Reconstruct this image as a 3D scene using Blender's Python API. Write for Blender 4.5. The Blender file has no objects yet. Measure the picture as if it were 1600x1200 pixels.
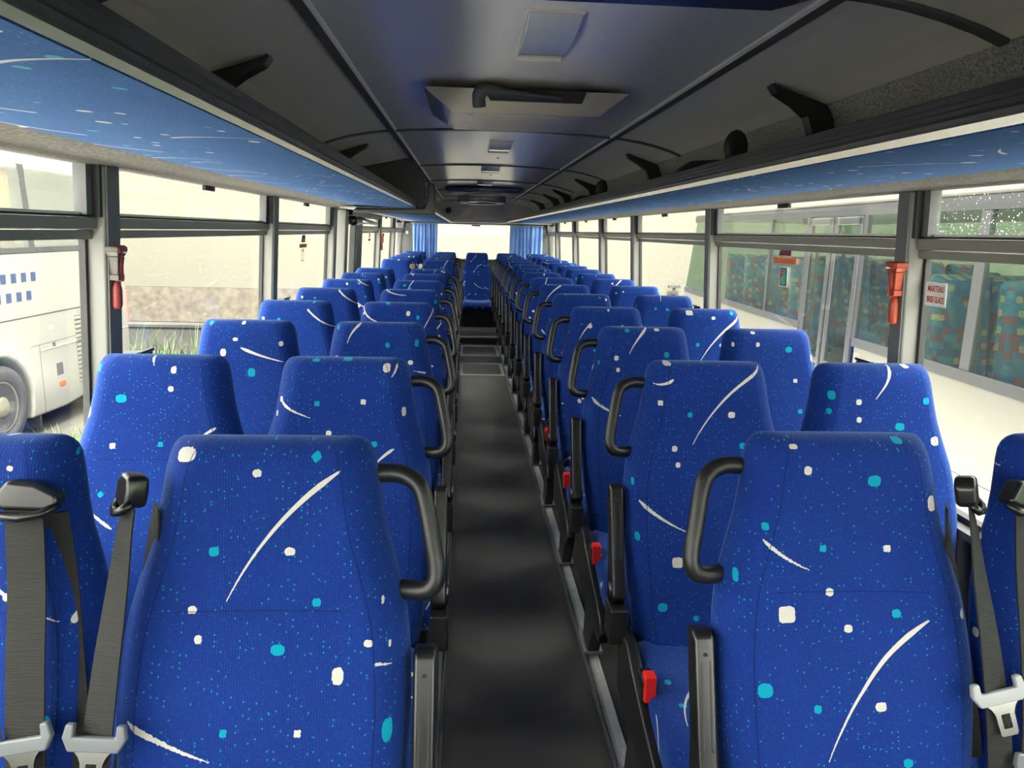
import bpy, bmesh, math, random
from mathutils import Vector, Matrix

C = bpy.context.scene.collection
random.seed(7)
rnd = random.Random(11)

# ------------------------------------------------------------------ camera, world, light, exposure
SCN = bpy.context.scene
EYE = Vector((-0.175, 0.0, 1.55))
FPX = 1150.0
VPX, VPY, ROLL = 727.0, 361.0, 0.012          # where the gangway runs to, in the 1600 x 1200 frame
d = Vector(((VPX - 800) / FPX, (VPY - 600) / FPX, 1.0)).normalized()
up = Vector((ROLL, -1, 0)); up = (up - d * up.dot(d)).normalized()
xx = d.cross(up).normalized()
if xx.x < 0: xx = -xx
rr = Vector((xx.x, d.x, up.x)); dn = Vector((xx.y, d.y, up.y)); fw = Vector((xx.z, d.z, up.z))
cam_data = bpy.data.cameras.new('camera'); cam = bpy.data.objects.new('camera', cam_data); C.objects.link(cam)
m3 = Matrix((rr, -dn, -fw)).transposed()
cam.matrix_world = Matrix.Translation(EYE) @ m3.to_4x4()
cam_data.sensor_fit = 'HORIZONTAL'; cam_data.sensor_width = 36.0
cam_data.lens = 36.0 * FPX / 1600.0
cam_data.clip_start = 0.02; cam_data.clip_end = 300
SCN.camera = cam

W = bpy.data.worlds.new('overcast_sky'); SCN.world = W; W.use_nodes = True
bg = W.node_tree.nodes['Background']
bg.inputs[0].default_value = (1.0, 0.97, 0.90, 1); bg.inputs[1].default_value = 12.0

sun_d = bpy.data.lights.new('sun', 'SUN'); sun_d.energy = 52.0; sun_d.angle = math.radians(12); sun_d.color = (1, 0.95, 0.86)
sun = bpy.data.objects.new('sun', sun_d); C.objects.link(sun)
sun.rotation_euler = Vector((0.02, 0.40, -0.92)).to_track_quat('-Z', 'Y').to_euler()

vs = SCN.view_settings
vs.view_transform = 'Standard'; vs.look = 'None'; vs.gamma = 1.0; vs.use_curve_mapping = False
vs.exposure = 0.16
SCN.display_settings.display_device = 'sRGB'
cy = SCN.cycles
cy.max_bounces = 10; cy.diffuse_bounces = 5; cy.glossy_bounces = 4; cy.transparent_max_bounces = 24; cy.transmission_bounces = 8
cy.caustics_reflective = False; cy.caustics_refractive = False
cy.sample_clamp_indirect = 6.0

# ------------------------------------------------------------------ mesh helpers
def new_obj(name, bm, mat=None, parent=None, smooth=False, uv=None, bevel=0, seg=2, angle=40):
    me = bpy.data.meshes.new(name)
    bmesh.ops.recalc_face_normals(bm, faces=bm.faces)
    bm.to_mesh(me); bm.free()
    o = bpy.data.objects.new(name, me); C.objects.link(o)
    if mat is not None: me.materials.append(mat)
    if smooth:
        for p in me.polygons: p.use_smooth = True
    if bevel:
        b = o.modifiers.new('bevel', 'BEVEL'); b.width = bevel; b.segments = seg; b.limit_method = 'ANGLE'; b.angle_limit = math.radians(angle)
        b.harden_normals = False
        for p in me.polygons: p.use_smooth = True
        w = o.modifiers.new('wn', 'WEIGHTED_NORMAL'); w.keep_sharp = False
    if parent is not None:
        o.parent = parent
        o.location = -parent.location if parent.type == 'EMPTY' and parent.get('_world') else (0, 0, 0)
    return o

def thing(name, label, cat, loc=(0, 0, 0), group=None, world=True):
    o = bpy.data.objects.new(name, None); C.objects.link(o)
    o.empty_display_size = 0.05
    o.location = loc; o['label'] = label; o['category'] = cat
    if group: o['group'] = group
    if world: o['_world'] = 1
    return o

def tag(o, label, cat, group=None):
    o['label'] = label; o['category'] = cat
    if group: o['group'] = group
    return o

def struct(name, bm=None, mat=None, parent=None, loc=(0, 0, 0), **k):
    if bm is None:
        o = bpy.data.objects.new(name, None); C.objects.link(o); o.location = loc; o['_world'] = 1
    else:
        o = new_obj(name, bm, mat, parent, **k)
    if parent is None: o['kind'] = 'structure'
    return o

def B(): return bmesh.new()

def box(bm, x0, x1, y0, y1, z0, z1, mtx=None):
    vs_ = [bm.verts.new(p) for p in ((x0, y0, z0), (x1, y0, z0), (x1, y1, z0), (x0, y1, z0), (x0, y0, z1), (x1, y0, z1), (x1, y1, z1), (x0, y1, z1))]
    for f in ((0, 3, 2, 1), (4, 5, 6, 7), (0, 1, 5, 4), (1, 2, 6, 5), (2, 3, 7, 6), (3, 0, 4, 7)):
        bm.faces.new([vs_[i] for i in f])
    if mtx is not None: bmesh.ops.transform(bm, matrix=mtx, verts=vs_)
    return bm

def hexa(bm, pts):
    v = [bm.verts.new(p) for p in pts]
    for f in ((0, 3, 2, 1), (4, 5, 6, 7), (0, 1, 5, 4), (1, 2, 6, 5), (2, 3, 7, 6), (3, 0, 4, 7)):
        bm.faces.new([v[i] for i in f])
    return bm

def prism(bm, prof, a, b, axis='y', mtx=None):
    """closed polygon prof swept from a to b along an axis; prof is (x,z) for y, (y,z) for x, (x,y) for z"""
    def P(p, t):
        return (p[0], t, p[1]) if axis == 'y' else (t, p[0], p[1]) if axis == 'x' else (p[0], p[1], t)
    A = [bm.verts.new(P(p, a)) for p in prof]; Bv = [bm.verts.new(P(p, b)) for p in prof]
    n = len(prof)
    bm.faces.new(A); bm.faces.new(Bv[::-1])
    for i in range(n):
        bm.faces.new((A[i], Bv[i], Bv[(i + 1) % n], A[(i + 1) % n]))
    if mtx is not None: bmesh.ops.transform(bm, matrix=mtx, verts=A + Bv)
    return bm

def tube(bm, pts, r, n=10, rx=None, close=True):
    """round (or flattened: rx) tube along a polyline"""
    pts = [Vector(p) for p in pts]
    rings = []; prev = None
    for i, p in enumerate(pts):
        t = (pts[min(i + 1, len(pts) - 1)] - pts[max(i - 1, 0)]).normalized()
        if prev is None:
            ref = Vector((0, 1, 0)) if abs(t.y) < 0.8 else Vector((1, 0, 0))
            u = t.cross(ref).normalized()
        else:
            u = (prev - t * prev.dot(t)).normalized()
        prev = u; v = t.cross(u)
        ri = r[i] if isinstance(r, (list, tuple)) else r
        r2 = (rx if rx else ri)
        rings.append([bm.verts.new(p + u * math.cos(2 * math.pi * k / n) * ri + v * math.sin(2 * math.pi * k / n) * r2) for k in range(n)])
    for a, b in zip(rings, rings[1:]):
        for k in range(n): bm.faces.new((a[k], a[(k + 1) % n], b[(k + 1) % n], b[k]))
    if close:
        bm.faces.new(rings[0][::-1]); bm.faces.new(rings[-1])
    return bm

def smooth_path(pts, n=6):
    pts = [Vector(p) for p in pts]; out = []
    for i in range(len(pts) - 1):
        p0 = pts[max(i - 1, 0)]; p1 = pts[i]; p2 = pts[i + 1]; p3 = pts[min(i + 2, len(pts) - 1)]
        for k in range(n):
            t = k / n
            out.append(0.5 * ((2 * p1) + (p2 - p0) * t + (2 * p0 - 5 * p1 + 4 * p2 - p3) * t * t + (3 * p1 - p0 - 3 * p2 + p3) * t ** 3))
    out.append(pts[-1]); return out

def lathe(bm, prof, n=24, mtx=None):
    rings = []; allv = []
    for r, z in prof:
        rings.append([bm.verts.new((r * math.cos(2 * math.pi * k / n), r * math.sin(2 * math.pi * k / n), z)) for k in range(n)])
        allv += rings[-1]
    for a, b in zip(rings, rings[1:]):
        for k in range(n): bm.faces.new((a[k], a[(k + 1) % n], b[(k + 1) % n], b[k]))
    bm.faces.new(rings[0][::-1]); bm.faces.new(rings[-1])
    if mtx is not None: bmesh.ops.transform(bm, matrix=mtx, verts=allv)
    return bm

def mirror_x(pts, s): return [(s * p[0],) + tuple(p[1:]) for p in pts]

# ------------------------------------------------------------------ materials
def mat(name, col, rough=0.5, metal=0.0, spec=0.5, noise=0, nscale=200, bump=0, coat=0, sheen=0, stretch=None):
    m = bpy.data.materials.new(name); m.use_nodes = True
    nt = m.node_tree; p = nt.nodes['Principled BSDF']
    p.inputs['Base Color'].default_value = (*col, 1); p.inputs['Roughness'].default_value = rough
    p.inputs['Metallic'].default_value = metal; p.inputs['Specular IOR Level'].default_value = spec
    if coat: p.inputs['Coat Weight'].default_value = coat; p.inputs['Coat Roughness'].default_value = 0.1
    if sheen: p.inputs['Sheen Weight'].default_value = sheen
    if noise or bump:
        tc = nt.nodes.new('ShaderNodeTexCoord'); n = nt.nodes.new('ShaderNodeTexNoise'); n.inputs['Scale'].default_value = nscale; n.inputs['Detail'].default_value = 4
        src = tc.outputs['Object']
        if stretch:
            mp = nt.nodes.new('ShaderNodeMapping'); mp.inputs['Scale'].default_value = stretch; nt.links.new(src, mp.inputs[0]); src = mp.outputs[0]
        nt.links.new(src, n.inputs['Vector'])
        if noise:
            mr = nt.nodes.new('ShaderNodeMapRange'); mr.inputs[1].default_value = 0.3; mr.inputs[2].default_value = 0.7; mr.inputs[3].default_value = 1 - noise; mr.inputs[4].default_value = 1 + noise
            nt.links.new(n.outputs['Fac'], mr.inputs[0])
            mx = nt.nodes.new('ShaderNodeMix'); mx.data_type = 'RGBA'; mx.blend_type = 'MULTIPLY'; mx.inputs[0].default_value = 1
            mx.inputs[6].default_value = (*col, 1); nt.links.new(mr.outputs[0], mx.inputs[7]); nt.links.new(mx.outputs[2], p.inputs['Base Color'])
        if bump:
            b = nt.nodes.new('ShaderNodeBump'); b.inputs['Strength'].default_value = bump; b.inputs['Distance'].default_value = 0.002
            nt.links.new(n.outputs['Fac'], b.inputs['Height']); nt.links.new(b.outputs[0], p.inputs['Normal'])
    return m

def glass_mat(name, tint, refl=0.06, drops=False, reflection_haze=0.0):
    m = bpy.data.materials.new(name); m.use_nodes = True; nt = m.node_tree; nt.nodes.clear()
    out = nt.nodes.new('ShaderNodeOutputMaterial'); tr = nt.nodes.new('ShaderNodeBsdfTransparent'); gl = nt.nodes.new('ShaderNodeBsdfGlossy')
    tr.inputs[0].default_value = (*tint, 1); gl.inputs['Roughness'].default_value = 0.02
    fr = nt.nodes.new('ShaderNodeLayerWeight'); fr.inputs[0].default_value = 0.12
    mu = nt.nodes.new('ShaderNodeMath'); mu.operation = 'MULTIPLY_ADD'; mu.inputs[1].default_value = 0.13; mu.inputs[2].default_value = refl * 0.3
    nt.links.new(fr.outputs['Fresnel'], mu.inputs[0])
    mx = nt.nodes.new('ShaderNodeMixShader'); nt.links.new(mu.outputs[0], mx.inputs[0]); nt.links.new(tr.outputs[0], mx.inputs[1]); nt.links.new(gl.outputs[0], mx.inputs[2])
    last = mx.outputs[0]
    if reflection_haze:  # diffuse share stands in for sky reflection haze on the glass
        df = nt.nodes.new('ShaderNodeBsdfDiffuse'); df.inputs[0].default_value = (0.6, 0.62, 0.6, 1); m3_ = nt.nodes.new('ShaderNodeMixShader'); m3_.inputs[0].default_value = reflection_haze
        nt.links.new(last, m3_.inputs[1]); nt.links.new(df.outputs[0], m3_.inputs[2]); last = m3_.outputs[0]
    if drops:
        tc = nt.nodes.new('ShaderNodeTexCoord'); vo = nt.nodes.new('ShaderNodeTexVoronoi'); vo.inputs['Scale'].default_value = 120; vo.inputs['Randomness'].default_value = 1
        nt.links.new(tc.outputs['Object'], vo.inputs['Vector'])
        sp = nt.nodes.new('ShaderNodeSeparateColor'); nt.links.new(vo.outputs['Color'], sp.inputs[0])
        th = nt.nodes.new('ShaderNodeMath'); th.operation = 'MULTIPLY_ADD'; th.inputs[1].default_value = 0.5; th.inputs[2].default_value = -0.225; nt.links.new(sp.outputs[0], th.inputs[0])
        lt = nt.nodes.new('ShaderNodeMath'); lt.operation = 'LESS_THAN'; nt.links.new(vo.outputs['Distance'], lt.inputs[0]); nt.links.new(th.outputs[0], lt.inputs[1])
        wh = nt.nodes.new('ShaderNodeBsdfTranslucent'); wh.inputs[0].default_value = (0.95, 0.95, 0.95, 1)
        m2 = nt.nodes.new('ShaderNodeMixShader'); ml = nt.nodes.new('ShaderNodeMath'); ml.operation = 'MULTIPLY'; ml.inputs[1].default_value = 0.8
        nt.links.new(lt.outputs[0], ml.inputs[0]); nt.links.new(ml.outputs[0], m2.inputs[0]); nt.links.new(last, m2.inputs[1]); nt.links.new(wh.outputs[0], m2.inputs[2]); last = m2.outputs[0]
    nt.links.new(last, out.inputs[0])
    return m

class Expr:
    """small helper that writes math nodes"""
    def __init__(s, nt): s.nt = nt
    def m(s, op, a, b=None, c=None):
        n = s.nt.nodes.new('ShaderNodeMath'); n.operation = op
        for i, v in enumerate((a, b, c)):
            if v is None: continue
            if isinstance(v, (int, float)): n.inputs[i].default_value = v
            else: s.nt.links.new(v, n.inputs[i])
        return n.outputs[0]
    def vec(s, x, y, z=0.0):
        n = s.nt.nodes.new('ShaderNodeCombineXYZ')
        for i, v in enumerate((x, y, z)):
            if isinstance(v, (int, float)): n.inputs[i].default_value = v
            else: s.nt.links.new(v, n.inputs[i])
        return n.outputs[0]
    def white(s, x, y, z):
        n = s.nt.nodes.new('ShaderNodeTexWhiteNoise'); n.noise_dimensions = '3D'
        s.nt.links.new(s.vec(x, y, z), n.inputs[0])
        sp = s.nt.nodes.new('ShaderNodeSeparateColor'); s.nt.links.new(n.outputs['Color'], sp.inputs[0])
        return sp.outputs[0], sp.outputs[1], sp.outputs[2]
    def mix(s, fac, a, b):
        n = s.nt.nodes.new('ShaderNodeMix'); n.data_type = 'RGBA'
        s.nt.links.new(fac, n.inputs[0])
        for i, v in ((6, a), (7, b)):
            if isinstance(v, tuple): n.inputs[i].default_value = (*v, 1)
            else: s.nt.links.new(v, n.inputs[i])
        return n.outputs[2]
    def cell(s, u, v, size, seed):
        uu = s.m('DIVIDE', u, size); vv = s.m('DIVIDE', v, size)
        cu = s.m('FLOOR', uu); cv = s.m('FLOOR', vv)
        a = s.white(cu, cv, seed); b = s.white(cu, cv, seed + 31.7)
        lx = s.m('MULTIPLY', s.m('SUBTRACT', s.m('SUBTRACT', uu, cu), 0.5), size)
        ly = s.m('MULTIPLY', s.m('SUBTRACT', s.m('SUBTRACT', vv, cv), 0.5), size)
        return lx, ly, a, b
    def rot(s, x, y, ang):
        if isinstance(ang, (int, float)):
            c, n = math.cos(ang), math.sin(ang)
            if abs(ang) < 1e-6: return x, y
        else:
            c = s.m('COSINE', ang); n = s.m('SINE', ang)
        return s.m('MULTIPLY_ADD', x, c, s.m('MULTIPLY', y, n)), s.m('SUBTRACT', s.m('MULTIPLY', y, c), s.m('MULTIPLY', x, n))
    def sup(s, x, y, a, b, p):
        ax = s.m('POWER', s.m('ABSOLUTE', s.m('DIVIDE', x, a)), p); ay = s.m('POWER', s.m('ABSOLUTE', s.m('DIVIDE', y, b)), p)
        return s.m('LESS_THAN', s.m('ADD', ax, ay), 1.0)

def fabric(name, base, speck, teal, white, pattern=None, stretch=1.0, sheen=0.25, size=1.0, rough=0.85, dens=1.0, seam=False):
    m = bpy.data.materials.new(name); m.use_nodes = True; nt = m.node_tree; p = nt.nodes['Principled BSDF']
    e = Expr(nt)
    uvn = nt.nodes.new('ShaderNodeUVMap'); uvn.uv_map = 'UVMap'
    sp = nt.nodes.new('ShaderNodeSeparateXYZ'); nt.links.new(uvn.outputs[0], sp.inputs[0])
    oi = nt.nodes.new('ShaderNodeObjectInfo')
    u0, v0 = sp.outputs[0], sp.outputs[1]
    ru = e.m('MULTIPLY_ADD', oi.outputs['Random'], 37.3, u0)
    rv = e.m('MULTIPLY_ADD', oi.outputs['Random'], 91.7, v0)
    if stretch != 1.0: ru = e.m('DIVIDE', ru, stretch)
    if size != 1.0: ru = e.m('DIVIDE', ru, size); rv = e.m('DIVIDE', rv, size)
    col = None
    # soft nap variation in the pile
    nz = nt.nodes.new('ShaderNodeTexNoise'); nz.inputs['Scale'].default_value = 9; nz.inputs['Detail'].default_value = 3
    nt.links.new(e.vec(ru, rv), nz.inputs['Vector'])
    col = e.mix(nz.outputs['Fac'], tuple(c * 0.82 for c in base), tuple(c * 1.15 for c in base))
    # two sizes of woven specks
    for sc, th, keep, cc in ((230.0, 0.24, 0.74, tuple(0.75 * a + 0.25 * b for a, b in zip(base, speck))), (100.0, 0.15, 0.80, speck)):
        vo = nt.nodes.new('ShaderNodeTexVoronoi'); vo.voronoi_dimensions = '2D'; vo.inputs['Scale'].default_value = sc
        nt.links.new(e.vec(ru, rv), vo.inputs['Vector'])
        s2 = nt.nodes.new('ShaderNodeSeparateColor'); nt.links.new(vo.outputs['Color'], s2.inputs[0])
        msk = e.m('MULTIPLY', e.m('LESS_THAN', vo.outputs['Distance'], th), e.m('GREATER_THAN', s2.outputs[0], keep))
        col = e.mix(msk, col, cc)
    def streak(col, x, y, L, bul, w):
        t = e.m('DIVIDE', x, L)
        inside = e.m('MULTIPLY', e.m('GREATER_THAN', t, 0.0), e.m('LESS_THAN', t, 1.0))
        yc = e.m('MULTIPLY', e.m('MULTIPLY', t, e.m('SUBTRACT', 1.0, t)), e.m('MULTIPLY', L, 4 * bul) if not isinstance(L, (int, float)) else 4 * bul * L)
        ww = e.m('MULTIPLY', e.m('MULTIPLY_ADD', t, w * 0.95, w * 0.18), e.m('MINIMUM', e.m('MULTIPLY_ADD', e.m('SUBTRACT', 1.0, t), 5.0, 0.3), 1.0))
        return e.mix(e.m('MULTIPLY', inside, e.m('LESS_THAN', e.m('ABSOLUTE', e.m('SUBTRACT', y, yc)), ww)), col, white)
    if pattern is None:
        for size_, seed, pres, wpos in ((0.075, 3.1, 0.30 * dens, 0.45), (0.11, 8.4, 0.34 * dens, 0.55)):
            lx, ly, a, b = e.cell(ru, rv, size_, seed)
            x = e.m('SUBTRACT', lx, e.m('MULTIPLY', e.m('SUBTRACT', a[0], 0.5), size_ * 0.6))
            y = e.m('SUBTRACT', ly, e.m('MULTIPLY', e.m('SUBTRACT', a[1], 0.5), size_ * 0.6))
            x, y = e.rot(x, y, e.m('MULTIPLY', a[2], 6.28))
            r = e.m('MULTIPLY_ADD', b[0], 0.007, 0.0045)
            msk = e.m('MULTIPLY', e.sup(x, y, r, e.m('MULTIPLY', r, 0.8), 2.7), e.m('LESS_THAN', b[1], pres))
            cc = e.mix(e.m('GREATER_THAN', b[2], wpos), white, teal)
            col = e.mix(msk, col, cc)
        for size_, seed, pres, L, w, bul in ((0.27, 5.5, 0.55 * dens, 0.20, 0.0048, 0.11), (0.23, 12.2, 0.22 * dens, 0.10, 0.0040, 0.05)):
            lx, ly, a, b = e.cell(ru, rv, size_, seed)
            x = e.m('SUBTRACT', lx, e.m('MULTIPLY', e.m('SUBTRACT', a[0], 0.5), size_ * 0.2))
            y = e.m('SUBTRACT', ly, e.m('MULTIPLY', e.m('SUBTRACT', a[1], 0.5), size_ * 0.2))
            ang = e.m('ADD', e.m('MULTIPLY_ADD', a[2], 0.5, 0.75), e.m('MULTIPLY', e.m('GREATER_THAN', b[1], 0.6), 1.75))
            x, y = e.rot(x, y, ang)
            x = e.m('ADD', x, L / 2)
            t = e.m('DIVIDE', x, L)
            inside = e.m('MULTIPLY', e.m('MULTIPLY', e.m('GREATER_THAN', t, 0.0), e.m('LESS_THAN', t, 1.0)), e.m('LESS_THAN', b[0], pres))
            yc = e.m('MULTIPLY', e.m('MULTIPLY', t, e.m('SUBTRACT', 1.0, t)), 4 * bul * L)
            ww = e.m('MULTIPLY_ADD', t, w * 0.8, w * 0.2)
            col = e.mix(e.m('MULTIPLY', inside, e.m('LESS_THAN', e.m('ABSOLUTE', e.m('SUBTRACT', y, yc)), ww)), col, white)
    else:
        # ragged woven edge on the larger figures
        wob = nt.nodes.new('ShaderNodeTexNoise'); wob.inputs['Scale'].default_value = 260; wob.inputs['Detail'].default_value = 1
        nt.links.new(e.vec(u0, v0), wob.inputs['Vector'])
        wv = e.m('MULTIPLY', e.m('SUBTRACT', wob.outputs['Fac'], 0.5), 0.0035)
        uu = e.m('ADD', u0, wv); vv = e.m('ADD', v0, wv)
        for key, cc in (('c', teal), ('w', white)):
            for (bu, bv, a, b, ang, sq) in pattern[key]:
                x, y = e.rot(e.m('SUBTRACT', uu, bu), e.m('SUBTRACT', vv, bv), ang)
                col = e.mix(e.sup(x, y, a, b, 5 if sq else 2.6), col, cc)
        for (a0, b0, a1, b1, bul, w) in pattern['s']:
            L = math.hypot(a1 - a0, b1 - b0)
            x, y = e.rot(e.m('SUBTRACT', uu, a0), e.m('SUBTRACT', vv, b0), math.atan2(b1 - b0, a1 - a0))
            col = streak(col, x, y, L, bul, max(w, 0.002))
    if seam:
        su = nt.nodes.new('ShaderNodeUVMap'); su.uv_map = 'Seam'; ss = nt.nodes.new('ShaderNodeSeparateXYZ'); nt.links.new(su.outputs[0], ss.inputs[0])
        l1 = e.m('LESS_THAN', e.m('ABSOLUTE', e.m('SUBTRACT', e.m('ABSOLUTE', ss.outputs[0]), 1.0)), 0.010)
        l2 = e.m('MULTIPLY', e.m('LESS_THAN', e.m('ABSOLUTE', e.m('SUBTRACT', ss.outputs[1], 0.953)), 0.0011), e.m('LESS_THAN', e.m('ABSOLUTE', ss.outputs[0]), 0.80))
        col = e.mix(e.m('MULTIPLY', e.m('MAXIMUM', l1, l2), 0.6), col, tuple(c * 0.35 for c in base))
    nt.links.new(col, p.inputs['Base Color'])
    p.inputs['Roughness'].default_value = rough; p.inputs['Specular IOR Level'].default_value = 0.15
    p.inputs['Sheen Weight'].default_value = sheen; p.inputs['Sheen Roughness'].default_value = 0.4; p.inputs['Sheen Tint'].default_value = (0.35, 0.6, 1, 1)
    # fine vertical ribs of the velour
    wvn = nt.nodes.new('ShaderNodeTexWave'); wvn.bands_direction = 'X'; wvn.inputs['Scale'].default_value = 70; wvn.inputs['Distortion'].default_value = 1.5
    nt.links.new(e.vec(u0, v0), wvn.inputs['Vector'])
    b = nt.nodes.new('ShaderNodeBump'); b.inputs['Strength'].default_value = 0.25; b.inputs['Distance'].default_value = 0.001
    nt.links.new(wvn.outputs['Fac'], b.inputs['Height']); nt.links.new(b.outputs[0], p.inputs['Normal'])
    return m

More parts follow.
